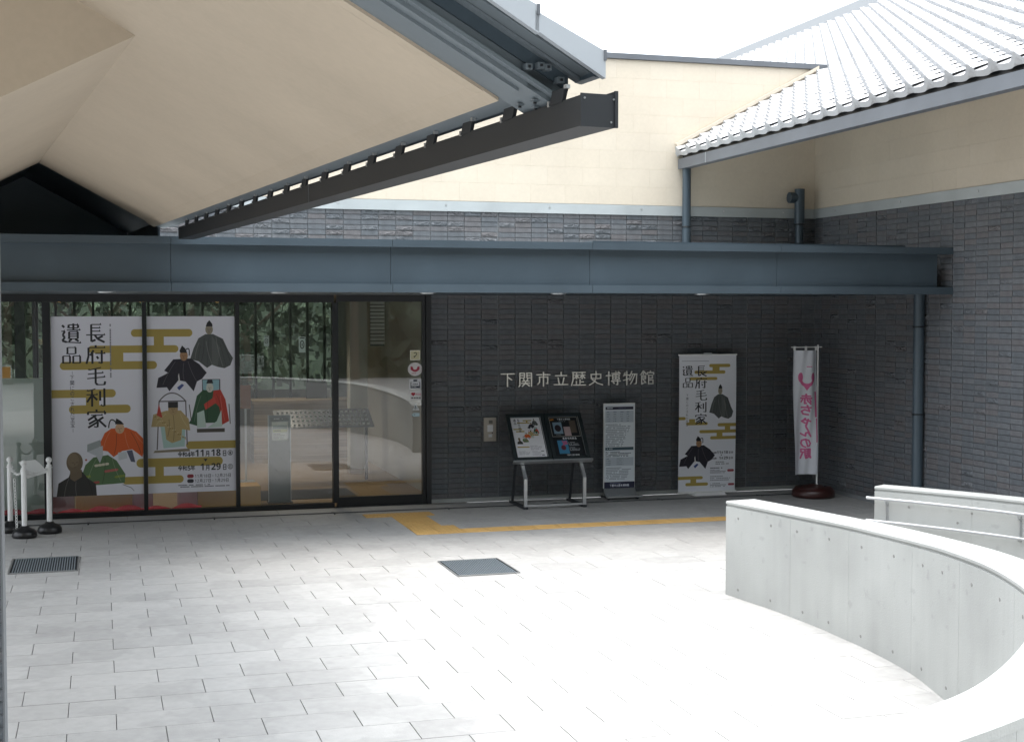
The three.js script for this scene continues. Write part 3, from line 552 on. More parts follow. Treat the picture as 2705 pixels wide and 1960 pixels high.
// generic robed figures, drawn in the big poster's own units
const fig = {
  greyRobe(c) {
    poly(c, [[1395, 372], [1345, 400], [1310, 470], [1285, 545], [1345, 560], [1405, 606], [1440, 585], [1480, 600], [1530, 610], [1572, 590], [1592, 540], [1560, 490], [1520, 405], [1450, 372]], '#4d5150');
    poly(c, [[1440, 380], [1500, 470], [1480, 600], [1440, 585]], '#5c605e'); disc(c, 1422, 340, 27, 34, '#8d8473'); poly(c, [[1398, 318], [1408, 292], [1424, 275], [1444, 300], [1447, 318]], '#1c1b1e'); c.strokeStyle = '#3b3e3d'; c.lineWidth = 3; for (const p of [[1360, 450, 1340, 550], [1500, 440, 1540, 590], [1420, 400, 1405, 600]]) { c.beginPath(); c.moveTo(p[0], p[1]); c.lineTo(p[2], p[3]); c.stroke(); }
  },
  blackRobe(c) {
    poly(c, [[1165, 545], [1100, 622], [1130, 638], [1058, 672], [1045, 740], [1118, 738], [1136, 765], [1200, 690], [1250, 700], [1308, 768], [1332, 700], [1368, 682], [1402, 640], [1350, 580], [1290, 540]], '#221f2b');
    disc(c, 1240, 520, 28, 36, '#a17a58'); poly(c, [[1215, 500], [1210, 485], [1228, 450], [1250, 470], [1264, 500]], '#17161a'); c.strokeStyle = '#2b2930'; c.lineWidth = 7; c.beginPath(); c.moveTo(1255, 480); c.quadraticCurveTo(1285, 450, 1278, 520); c.stroke();
    poly(c, [[1198, 660], [1204, 640], [1212, 700], [1202, 712]], '#d8d4d0'); poly(c, [[1190, 740], [1225, 715], [1240, 725], [1205, 760]], '#3a4a80');
  },
  courtRobe(c) {
    c.strokeStyle = '#55525a'; c.lineWidth = 9; c.strokeRect(1372, 690, 122, 90); poly(c, [[1372, 690], [1492, 690], [1486, 780], [1376, 780]], '#8fb4bd');
    poly(c, [[1375, 760], [1330, 800], [1290, 960], [1270, 990], [1330, 1010], [1360, 990], [1500, 990], [1490, 770]], '#2f5238'); poly(c, [[1450, 765], [1500, 760], [1535, 830], [1560, 980], [1510, 1005], [1490, 880], [1440, 830]], '#b5392c'); poly(c, [[1380, 860], [1455, 810], [1470, 850], [1390, 900]], '#c3463a');
    poly(c, [[1330, 920], [1380, 900], [1395, 1020], [1330, 1025]], '#b7c9c0'); poly(c, [[1470, 980], [1505, 900], [1510, 1020], [1400, 1025]], '#b7c9c0'); disc(c, 1423, 745, 26, 33, '#c9c8bd'); poly(c, [[1398, 715], [1408, 690], [1440, 690], [1448, 715]], '#26242a');
    c.fillStyle = '#4c4741'; c.fillRect(1328, 1030, 200, 26); c.strokeStyle = '#4a4741'; c.lineWidth = 6; c.beginPath(); c.moveTo(1275, 860); c.lineTo(1290, 980); c.moveTo(1560, 860); c.lineTo(1568, 1000); c.stroke();
  },
  goldRobe(c) {
    c.strokeStyle = '#5c5558'; c.lineWidth = 8; c.beginPath(); c.moveTo(1045, 1170); c.lineTo(1062, 835); c.lineTo(1250, 835); c.lineTo(1258, 1140); c.moveTo(1062, 835); c.quadraticCurveTo(1150, 720, 1250, 835); c.stroke();
    poly(c, [[1028, 1175], [1270, 1165], [1280, 1185], [1018, 1190]], '#857a68'); poly(c, [[1070, 1010], [1245, 1010], [1240, 1150], [1090, 1160]], '#a9c4be');
    poly(c, [[1110, 900], [1020, 925], [1005, 1010], [1100, 1010], [1110, 1100], [1150, 1125], [1215, 1105], [1222, 1030], [1280, 1040], [1270, 960], [1215, 900]], '#b09a6a'); disc(c, 1160, 890, 34, 40, '#a98f66'); c.fillStyle = '#2a2628'; c.fillRect(1125, 840, 70, 40); poly(c, [[1060, 850], [1085, 950], [1045, 930]], '#b33a32');
    for (let i = 0; i < 26; i++) disc(c, 1030 + (i * 71) % 230, 930 + (i * 53) % 170, 5, 5, i % 2 ? '#8c7443' : '#c7b58a');
  },
  orangeRobe(c) {
    poly(c, [[725, 1015], [680, 1045], [648, 1110], [650, 1160], [700, 1170], [740, 1210], [800, 1170], [870, 1160], [940, 1215], [952, 1170], [968, 1110], [900, 1040], [830, 1010]], '#cf5a22'); poly(c, [[560, 1120], [650, 1090], [655, 1130], [590, 1170], [558, 1170]], '#9aa0a0'); disc(c, 785, 1015, 32, 36, '#c9a482'); poly(c, [[752, 985], [762, 945], [795, 965], [815, 988]], '#18171a'); c.strokeStyle = '#222'; c.lineWidth = 8; c.beginPath(); c.moveTo(760, 975); c.quadraticCurveTo(715, 920, 708, 1010); c.stroke();
    poly(c, [[830, 1170], [870, 1165], [890, 1250], [860, 1245]], '#55586c'); poly(c, [[770, 1180], [830, 1175], [835, 1220], [775, 1235]], '#c4c8cc');
  },
  floralRobe(c) {
    poly(c, [[600, 1210], [545, 1260], [520, 1330], [600, 1400], [730, 1395], [815, 1390], [820, 1330], [760, 1235], [700, 1195]], '#56714c'); poly(c, [[560, 1170], [665, 1130], [668, 1190], [645, 1250], [620, 1200]], '#b9bdc2'); for (let i = 0; i < 44; i++) disc(c, 550 + (i * 67) % 260, 1225 + (i * 41) % 165, i % 3 ? 11 : 7, i % 3 ? 9 : 7, ['#9c4a44', '#c9c3ae', '#b0605a', '#7b8a3f'][i % 4]);
    c.strokeStyle = '#333'; c.lineWidth = 3; c.beginPath(); c.moveTo(800, 1400); c.lineTo(860, 1425); c.lineTo(880, 1448); c.stroke();
  },
  bust(c) { poly(c, [[345, 1480], [360, 1380], [430, 1340], [450, 1290], [520, 1300], [560, 1350], [615, 1390], [622, 1480]], '#33312f'); poly(c, [[440, 1290], [520, 1290], [520, 1340], [470, 1370], [440, 1350]], '#6b5c49'); disc(c, 472, 1240, 56, 70, '#6f604c'); disc(c, 462, 1225, 40, 48, '#7d6d57'); },
};
for (const [k, folds, face] of [['greyRobe', [[1350, 430, 1320, 545], [1385, 400, 1365, 560], [1470, 390, 1520, 600], [1500, 400, 1570, 560], [1400, 420, 1440, 580]], [1422, 342, 26]], ['blackRobe', [[1180, 560, 1090, 720], [1210, 560, 1150, 740], [1270, 560, 1330, 700], [1300, 560, 1380, 640], [1240, 570, 1240, 690], [1150, 600, 1070, 690]], [1240, 522, 26]], ['courtRobe', [[1360, 800, 1310, 980], [1400, 790, 1400, 980], [1500, 800, 1530, 980], [1470, 790, 1500, 900]], [1423, 747, 24]], ['goldRobe', [[1110, 920, 1040, 1000], [1160, 930, 1160, 1110], [1210, 920, 1265, 1020], [1130, 960, 1120, 1080]], [1160, 893, 26]], ['orangeRobe', [[720, 1030, 670, 1150], [760, 1050, 745, 1190], [820, 1040, 850, 1160], [860, 1040, 930, 1190], [890, 1050, 955, 1130]], [785, 1018, 28]], ['floralRobe', [[620, 1220, 560, 1370], [680, 1215, 660, 1390], [730, 1220, 790, 1380]], null], ['bust', [[430, 1350, 400, 1470], [560, 1360, 590, 1470], [480, 1370, 485, 1475]], [474, 1245, 44]]]) {
  const plain = fig[k];
  fig[k] = (c) => { // cloth folds and simple features over the flat shapes
    plain(c); c.lineWidth = 3.5;
    folds.forEach(([a, b, d, e], i) => { c.strokeStyle = i % 2 ? 'rgba(20,16,18,0.4)' : 'rgba(235,230,220,0.28)'; c.beginPath(); c.moveTo(a, b); c.quadraticCurveTo((a + d) / 2 + (i % 2 ? 14 : -12), (b + e) / 2, d, e); c.stroke(); });
    if (face) { const [x, y, r] = face; c.strokeStyle = 'rgba(40,28,22,0.75)'; c.lineWidth = 2.4; c.beginPath(); c.moveTo(x - r * 0.5, y - r * 0.1); c.lineTo(x - r * 0.15, y - r * 0.1); c.moveTo(x + r * 0.15, y - r * 0.1); c.lineTo(x + r * 0.5, y - r * 0.1); c.moveTo(x, y); c.lineTo(x - r * 0.08, y + r * 0.35); c.moveTo(x - r * 0.2, y + r * 0.65); c.lineTo(x + r * 0.2, y + r * 0.65); c.stroke(); }
  };
}
function fineText(c, x, y, w, h, rows, ink) { // illegibly small print
  c.fillStyle = ink; const lh = h / rows; let s = Math.round(x * 31 + y * 17);
  for (let r = 0; r < rows; r++) for (let px = 0; px < w;) { s = (Math.imul(s, 1103515245) + 12345) & 0x7fffffff; const cw = lh * (0.35 + (s % 100) / 160); if ((s >> 8) % 7 && px + cw < w * (0.6 + ((r * 37) % 40) / 100)) c.fillRect(x + px, y + r * lh + lh * 0.15, cw * 0.8, lh * 0.55); px += cw; }
}
function dates(c, x, y, s, small) { // s = scale of the big poster's units
  c.save(); c.translate(x, y); c.scale(s, s); c.fillStyle = '#2b2a30'; c.textBaseline = 'alphabetic';
  const row = (yy, yr, m, d, w) => {
    ['令', '和'].forEach((k, i) => kanji(c, k, i * 33, yy - 36, 32, 36, 13)); c.font = 'bold 44px sans-serif'; c.fillText(yr, 67, yy); kanji(c, '年', 90, yy - 36, 32, 36, 13);
    c.font = 'bold 66px sans-serif'; c.textAlign = 'right'; c.fillText(m, 194, yy); c.textAlign = 'left'; kanji(c, '月', 196, yy - 38, 34, 40, 13); c.fillText(d, 236, yy); kanji(c, '日', 318, yy - 38, 34, 40, 13);
    c.strokeStyle = '#2b2a30'; c.lineWidth = 3; c.beginPath(); c.arc(376, yy - 20, 17, 0, 7); c.stroke(); kanji(c, w, 365, yy - 31, 22, 22, 12);
  };
  row(55, '4', '11', '18', '金'); poly(c, [[184, 73], [212, 73], [198, 92]], '#2b2a30'); c.fillStyle = '#2b2a30'; row(152, '5', '1', '29', '日');
  if (small) { pill(c, 65, 112, 178, 204, '#8c3038'); pill(c, 65, 112, 212, 238, '#33323a'); c.fillStyle = '#3a3940'; let yy = 203; for (const a of [['11', '18', '12', '25'], ['12', '27', '1', '29']]) { c.font = '30px sans-serif'; let px = 118; a.forEach((v, i) => { c.fillText(v, px, yy); px += c.measureText(v).width + 1; kanji(c, i % 2 ? '日' : '月', px, yy - 24, 25, 26, 10); px += 27; if (i === 1) { c.fillText('~', px, yy); px += 22; } }); yy += 34; } }
  c.restore();
}
function clouds(c, list, joints) { for (const b of list) pill(c, ...b, GOLD); for (const [x0, x1, y0, y1] of joints) { c.fillStyle = GOLD; c.fillRect(x0 - 15, y0 - 6, x1 - x0 + 30, y1 - y0 + 12); } }
function bigPoster(c, W, H) {
  c.fillStyle = '#dcdbe3'; c.fillRect(0, 0, W, H);
  c.setTransform(W / 1283, 0, 0, H / 1222, -322 * W / 1283, -248 * H / 1222);
  clouds(c, [[870, 1302, 336, 388], [575, 1202, 447, 497], [380, 1050, 555, 610], [280, 760, 745, 800], [438, 862, 852, 908], [1250, 1700, 1116, 1170], [898, 1512, 1228, 1288], [800, 1230, 1350, 1402]], [[1045, 1085, 388, 447], [745, 800, 497, 555], [570, 630, 800, 852], [1045, 1075, 1288, 1350]]);
  for (const k of ['greyRobe', 'blackRobe', 'courtRobe', 'goldRobe', 'orangeRobe', 'floralRobe', 'bust']) fig[k](c);
  c.fillStyle = '#1d1c22'; ['長', '府', '毛', '利', '家'].forEach((k, i) => kanji(c, k, 553, 292 + i * 146, 146, 140, 9.5, true)); kanji(c, '遺', 385, 290, 146, 146, 9.5, true); kanji(c, '品', 392, 448, 138, 126, 9, true);
  c.fillStyle = '#4a4952'; c.fillRect(463, 620, 2, 22); ['下', '関', 'に', 'の', 'こ', 'さ', 'れ', 'た', '至', '宝'].forEach((k, i) => kanji(c, k, 446, 645 + i * 36, 32, 33, 8)); c.fillRect(463, 1008, 2, 26);
  c.save(); c.translate(735, 300); c.rotate(Math.PI / 2); fineText(c, 0, 0, 620, 18, 1, '#77767e'); c.restore();
  dates(c, 1190, 1168, 1, true); fineText(c, 1192, 1416, 390, 24, 2, '#5a5960');
}
const posterTex = canvas(1024, 976, bigPoster);
function bannerArt(c, W, H) {
  c.fillStyle = '#dfe0e6'; c.fillRect(0, 0, W, H); c.setTransform(W / 488, 0, 0, H / 1220, -182 * W / 488, -246 * H / 1220);
  clouds(c, [[437, 618, 325, 354], [312, 575, 383, 412], [270, 506, 442, 468], [120, 240, 793, 820], [245, 428, 842, 868], [512, 720, 855, 884], [358, 720, 913, 941], [450, 720, 970, 998], [100, 393, 1325, 1353], [245, 438, 1383, 1411]], [[480, 510, 354, 383], [285, 305, 820, 842], [590, 606, 884, 913], [520, 540, 941, 970], [303, 322, 1353, 1383]]);
  c.save(); c.translate(440 - 1285 * 0.67, 505 - 275 * 0.93); c.scale(0.67, 0.93); fig.greyRobe(c); c.restore();
  c.save(); c.translate(190 - 1045 * 0.85, 965 - 450 * 0.93); c.scale(0.85, 0.93); fig.blackRobe(c); c.restore();
  c.fillStyle = '#1f1e24'; ['長', '府', '毛', '利', '家'].forEach((k, i) => kanji(c, k, 315, 335 + i * 107, 108, 104, 9.5, true)); kanji(c, '遺', 205, 335, 98, 98, 9.5, true); kanji(c, '品', 210, 442, 92, 96, 9, true);
  c.fillStyle = '#66656c'; ['下', '関', 'に', 'の', 'こ', 'さ', 'れ', 'た', '至', '宝'].forEach((k, i) => kanji(c, k, 242, 590 + i * 29, 20, 24, 8)); c.fillRect(205, 297, 230, 3);
  dates(c, 446, 1100, 0.52, false); fineText(c, 500, 1196, 130, 34, 2, '#8a8990'); fineText(c, 455, 1250, 190, 16, 1, '#55545c'); fineText(c, 455, 1270, 140, 36, 3, '#8a8990'); fineText(c, 455, 1325, 190, 50, 3, '#9a99a0'); fineText(c, 455, 1390, 150, 40, 3, '#8a8990'); pill(c, 602, 660, 1270, 1292, '#9b4450'); pill(c, 610, 664, 1396, 1416, '#9b4450');
}

// ---------- glass front ----------
const glassPane = (p, x0, x1, y0, y1, z, name = 'glass_pane') => { const g = new THREE.PlaneGeometry(x1 - x0, y1 - y0); g.translate((x0 + x1) / 2, (y0 + y1) / 2, z); return part(p, name, g, M.glass); };
{
  const w = thing('glass_front', 'black framed full-height glass front left of the sliding door', 'glass wall');
  const xs = [-3.4, -2.0, -0.605, 0.527, 1.637, 2.848];
  part(w, 'bottom_rail', bx(-3.9, 2.84, 0, 0.06, -0.06, 0.04), M.frame); part(w, 'top_rail', bx(-3.9, 2.84, 2.6, 2.694, -0.06, 0.04), M.frame);
  xs.forEach((x, i) => { const h = i === 2 ? 0.045 : 0.024; part(w, 'mullion', bx(x - h, x + h, 0.061, 2.599, -0.055, 0.045), M.frame); });
  for (let i = 0; i + 1 < xs.length; i++) glassPane(w, xs[i] + 0.024, xs[i + 1] - 0.024, 0.062, 2.598, -0.01);
  part(w, 'post', bx(-0.98, -0.86, 0.06, 2.6, -0.42, -0.3), M.frame); part(w, 'post', bx(-0.78, -0.74, 0.06, 2.6, -0.42, -0.36), M.frame);
  const d = thing('sliding_door', 'black framed glass sliding door with stickers down its edge', 'door');
  part(d, 'bottom_rail', bx(2.874, 3.985, 0.005, 0.125, -0.05, 0.02), M.frame); part(d, 'top_rail', bx(2.874, 3.985, 2.61, 2.694, -0.05, 0.02), M.frame);
  part(d, 'stile', bx(2.874, 2.9, 0.126, 2.609, -0.05, 0.02), M.frame); part(d, 'stile', bx(3.985, 4.03, 0.005, 2.694, -0.05, 0.022), M.frame);
  part(d, 'door_jamb', bx(4.032, 4.098, 0, 2.694, -0.15, 0.05), M.frame); part(d, 'threshold', bx(2.85, 4.03, 0, 0.004, -0.06, 0.06), M.steelDark);
  glassPane(d, 2.9, 3.985, 0.126, 2.609, -0.012);
}
{ // window posters: one sheet per pane
  for (const [x0, x1, u0, u1, label] of [[-0.555, 0.5, 0, 0.487, 'white exhibition poster sheet with large vertical title and orange robe, in the window'], [0.555, 1.61, 0.513, 1, 'white exhibition poster sheet with dates and seated court figures, in the window']]) {
    const g = new THREE.BoxGeometry(x1 - x0, 2.165, 0.002); g.translate((x0 + x1) / 2, 0.262 + 2.165 / 2, -0.006);
    const uv = g.attributes.uv; for (let i = 0; i < uv.count; i++) uv.setX(i, u0 + uv.getX(i) * (u1 - u0));
    single('window_poster', g, print(posterTex, 0.55), label, 'poster', 'exhibition poster sheets in the window');
  }
}
// stickers on the door
function sticker(x0, x1, y0, y1, label, draw, shape) {
  const s = 128, t = canvas(s, s, draw), g = shape || new THREE.PlaneGeometry(1, 1); const h = g.clone(); h.scale(x1 - x0, y1 - y0, 1); h.translate((x0 + x1) / 2, (y0 + y1) / 2, -0.008);
  single('door_sticker', h, print(t), label, 'sticker', 'stickers on the sliding door glass');
}
const bg = (c, f) => { c.fillStyle = f; c.fillRect(0, 0, 128, 128); };
const roundShape = new THREE.CircleGeometry(0.5, 32);
sticker(3.832, 3.962, 1.859, 1.987, 'square cream door sticker with a bent arrow mark', (c) => { bg(c, '#e8e6d8'); c.fillStyle = '#c4bf9c'; c.beginPath(); c.roundRect(8, 8, 112, 112, 12); c.fill(); c.strokeStyle = '#34342c'; c.lineWidth = 9; c.beginPath(); c.arc(66, 48, 18, 3.6, 7.2); c.lineTo(60, 78); c.stroke(); poly(c, [[44, 72], [72, 78], [52, 98]], '#34342c'); });
sticker(3.802, 3.991, 1.655, 1.831, 'round white door sticker with a dark red heart-shaped emblem', (c) => { bg(c, '#d8d3d4'); c.strokeStyle = '#a3253f'; c.lineWidth = 20; c.beginPath(); c.arc(64, 48, 30, -0.3, 3.44); c.stroke(); disc(c, 36, 60, 12, 14, '#a3253f'); disc(c, 92, 60, 12, 14, '#a3253f'); fineText(c, 34, 98, 70, 10, 1, '#a3253f'); }, roundShape);
sticker(3.819, 3.979, 1.486, 1.617, 'white and navy security notice sticker on the door', (c) => { bg(c, '#dcdde2'); c.fillStyle = '#23283d'; c.fillRect(44, 8, 40, 22); c.fillRect(14, 38, 100, 76); c.fillStyle = '#dcdde2'; c.fillRect(22, 40, 84, 48); c.fillStyle = '#23283d'; c.font = 'bold 26px sans-serif'; c.textAlign = 'center'; c.fillText('ZINA', 64, 74); fineText(c, 24, 94, 90, 16, 1, '#dcdde2'); });
sticker(3.83, 3.984, 1.346, 1.465, 'white defibrillator sticker with red heart and letters', (c) => { bg(c, '#e2e0e2'); c.fillStyle = '#b0243c'; disc(c, 26, 40, 14, 16, '#b0243c'); disc(c, 44, 40, 14, 16, '#b0243c'); poly(c, [[14, 48], [56, 48], [35, 74]], '#b0243c'); c.font = 'bold 32px sans-serif'; c.fillStyle = '#c3637a'; c.fillText('AED', 60, 60); c.fillStyle = '#33323a'; for (let i = 0; i < 4; i++) c.fillRect(14 + i * 27, 90, 20, 16); });
sticker(3.853, 3.954, 1.213, 1.297, 'triangular white warning sticker with exclamation mark', (c) => { bg(c, '#d7dce0'); c.fillStyle = '#2c3a44'; c.fillRect(58, 36, 12, 56); c.fillRect(58, 100, 12, 12); c.fillRect(34, 84, 14, 10); c.fillRect(80, 84, 14, 10); }, (() => { const g = new THREE.ShapeGeometry(new THREE.Shape([new THREE.Vector2(-0.5, -0.5), new THREE.Vector2(0.5, -0.5), new THREE.Vector2(0, 0.5)])); const p = g.attributes.position, uv = g.attributes.uv; for (let i = 0; i < p.count; i++) uv.setXY(i, p.getX(i) + 0.5, p.getY(i) + 0.5); return g; })());
sticker(3.847, 3.954, 1.131, 1.18, 'small pale blue sticker pointed like an arrow', (c) => { bg(c, '#bcd3dd'); fineText(c, 40, 46, 70, 34, 1, '#31506a'); }, (() => { const g = new THREE.ShapeGeometry(new THREE.Shape([[-0.5, 0], [-0.3, -0.5], [0.5, -0.5], [0.5, 0.5], [-0.3, 0.5]].map((p) => new THREE.Vector2(...p)))); const p = g.attributes.position, uv = g.attributes.uv; for (let i = 0; i < p.count; i++) uv.setXY(i, p.getX(i) + 0.5, p.getY(i) + 0.5); return g; })());

// ---------- metal lettering on the wall ----------
{
  const s = thing('museum_name_sign', 'raised silver Japanese lettering fixed to the dark brick front', 'sign', [5.02, 1.495, 0.03]);
  [...'下関市立歴史博物館'].forEach((ch, i) => {
    const gs = [], k = 0.212 / 100;
    for (const st of strokes(ch)) for (let j = 0; j + 1 < st.length; j++) {
      const [a, b] = [st[j], st[j + 1]], r = 3.7, dx = b[0] - a[0], dy = b[1] - a[1], L = Math.hypot(dx, dy), an = Math.atan2(-dy, dx), sh = new THREE.Shape();
      sh.absarc(0, 0, r, Math.PI / 2, Math.PI * 1.5, false); sh.absarc(L, 0, r, -Math.PI / 2, Math.PI / 2, false); sh.closePath();
      const g = new THREE.ExtrudeGeometry(sh, { depth: 9 - (j + gs.length) * 0.12, bevelEnabled: false, curveSegments: 5 }); g.rotateZ(an); g.translate(a[0], 100 - a[1], 0); g.scale(k, k * 0.93, k); gs.push(g.toNonIndexed());
    }
    part(s, 'letter', merge(gs), M.letter, [i * 0.2455, 0, 0]);
  });
}
{ // intercom
  const n = thing('intercom_panel', 'beige metal intercom panel on the brick wall beside the door', 'intercom', [4.803, 0.79, 0.02]);
  const g = new THREE.BoxGeometry(0.165, 0.31, 0.024); g.translate(0.0825, 0.155, 0.012); part(n, 'plate', g, mat([0.42, 0.38, 0.33], 0.45, 0.4));
  part(n, 'speaker_grille', merge([...Array(5)].map((_, i) => bx(0.065, 0.115, 0.236 + i * 0.008, 0.241 + i * 0.008, 0.024, 0.027))), M.black).userData.kind = 'stuff';
  part(n, 'label_card', bx(0.045, 0.12, 0.125, 0.215, 0.024, 0.0265), M.paper); part(n, 'call_button', (() => { const c = new THREE.CylinderGeometry(0.008, 0.008, 0.006, 14); c.rotateX(Math.PI / 2); c.translate(0.112, 0.112, 0.027); return c; })(), M.black); part(n, 'key_plate', bx(0.06, 0.11, 0.055, 0.095, 0.024, 0.027), M.alu);
}
// ---------- poster display stand ----------
{
  const W = 1.02, t = thing('poster_display_stand', 'black two-panel poster display stand on bent aluminium legs', 'display stand', [5.005, 0, 0]);
  const tilt = -0.64, H = 0.7;
  const place = (g) => { g.rotateX(tilt); g.translate(0, 0.58, 0.74); return g; };
  for (const [x0, ps] of [[0, 0], [W / 2 + 0.004, 1]]) {
    const x1 = x0 + W / 2 - 0.004, fr = part(t, 'display_frame', place(merge([bx(x0, x1, 0, 0.05, 0, 0.04), bx(x0, x1, H - 0.04, H, 0, 0.04), bx(x0, x0 + 0.05, 0.05, H - 0.04, 0, 0.04), bx(x1 - 0.05, x1, 0.05, H - 0.04, 0, 0.04), bx(x0 + 0.05, x1 - 0.05, 0.05, H - 0.04, 0, 0.015)])), mat([0.02, 0.028, 0.03], 0.4));
    part(fr, 'top_trim', place(bx(x0 + 0.05, x1 - 0.04, H - 0.048, H - 0.041, 0.03, 0.042)), M.steel); part(fr, 'side_trim', place(bx(x1 - 0.054, x1 - 0.049, 0.06, H - 0.05, 0.03, 0.042)), M.alu);
    const tx = ps ? canvas(384, 512, (c, w, h) => {
      c.fillStyle = '#15181d'; c.fillRect(0, 0, w, h); c.strokeStyle = '#b9b6ae'; c.lineWidth = 5; c.strokeRect(6, 6, w - 12, 250); poly(c, [[10, 30], [60, 22], [70, 40], [20, 50]], '#c07a2a'); c.fillStyle = '#c9cdd0'; ['下', '関', '市', '立', '博', '物', '館'].forEach((k, i) => kanji(c, k, 110 + i * 26, 20, 22, 24, 14)); fineText(c, 130, 52, 160, 16, 1, '#8d9296');
      c.fillStyle = '#7f97a8'; c.fillRect(38, 70, 120, 150); disc(c, 98, 148, 42, 44, '#2c2026'); c.fillStyle = '#b29c9c'; c.fillRect(175, 130, 88, 118); c.fillStyle = '#5a5046'; c.fillRect(262, 50, 84, 160); fineText(c, 60, 226, 110, 14, 1, '#8d9296');
      c.fillStyle = '#d9dcdf'; ['長', '府', '毛', '利', '家', '品'].forEach((k, i) => kanji(c, k, 130 + i * 32, 268, 28, 28, 14)); c.fillStyle = '#3f7fa3'; c.fillRect(52, 306, 136, 172); disc(c, 120, 400, 32, 32, '#5e2631'); for (let i = 0; i < 14; i++) disc(c, 122 + (i * 37) % 60, 316 + (i * 23) % 50, 9, 8, '#b0577c'); fineText(c, 196, 330, 150, 52, 3, '#a8acb0'); fineText(c, 196, 396, 150, 50, 3, '#a8acb0'); c.fillStyle = '#e0e2e4'; [...'下関市立歴史博物館'].forEach((k, i) => kanji(c, k, 140 + i * 19, 486, 17, 19, 13));
    }) : canvas(384, 512, (c, w, h) => {
      c.fillStyle = '#dedee2'; c.fillRect(0, 0, w, h); c.save(); c.translate(10, 8); c.scale(0.268, 0.27); c.translate(-322, -248); clouds(c, [[870, 1302, 336, 388], [575, 1202, 447, 497], [438, 862, 852, 908], [898, 1512, 1028, 1088], [328, 760, 745, 800]], [[1045, 1085, 388, 447]]); fig.greyRobe(c); fig.blackRobe(c); fig.courtRobe(c); fig.goldRobe(c); c.translate(150, 0); fig.orangeRobe(c); fig.floralRobe(c); c.translate(-100, 0); fig.bust(c); c.translate(-50, 0); c.fillStyle = '#1d1c22'; ['長', '府', '毛', '利', '家'].forEach((k, i) => kanji(c, k, 590, 272 + i * 130, 130, 124, 10, true)); kanji(c, '遺', 400, 270, 140, 140, 10, true); kanji(c, '品', 410, 420, 130, 130, 10, true); c.restore(); pill(c, 20, 180, 372, 386, GOLD); fineText(c, 190, 360, 160, 60, 5, '#a2a1a8'); fineText(c, 30, 430, 150, 50, 4, '#a2a1a8'); fineText(c, 200, 430, 130, 60, 5, '#b2b1b8'); c.fillStyle = '#44434a'; c.fillRect(320, 430, 36, 10); c.fillRect(320, 480, 36, 10);
    });
    const g = new THREE.PlaneGeometry(x1 - x0 - 0.115, H - 0.105); g.translate((x0 + x1) / 2, 0.05 + (H - 0.09) / 2, 0.02); part(t, 'poster', place(g), print(tx, 0.5));
  }
  part(t, 'bottom_ledge', place(bx(-0.02, W / 2 - 0.003, -0.025, -0.002, -0.005, 0.06)), M.alu); part(t, 'bottom_ledge', place(bx(W / 2 + 0.003, W + 0.02, -0.025, -0.002, -0.005, 0.06)), M.alu);
  for (const x of [0.115, W - 0.12]) { part(t, 'leg', merge([bar([x, 0.57, 0.7], [x, 0.372, 0.862], 0.042, 0.03), bar([x, 0.385, 0.855], [x, 0.02, 0.855], 0.042, 0.03)]), M.alu); part(t, 'foot', bx(x - 0.026, x + 0.026, 0, 0.03, 0.22, 0.885), M.steelDark); part(t, 'back_strut', bar([x, 0.03, 0.28], [x, 0.8, 0.5], 0.03, 0.02), M.steelDark); }
  part(t, 'base_rail', bx(0.138, W - 0.143, 0.03, 0.055, 0.84, 0.865), M.alu); part(t, 'base_rail', bx(0.1, W - 0.1, 0.031, 0.055, 0.235, 0.26), M.alu);
}
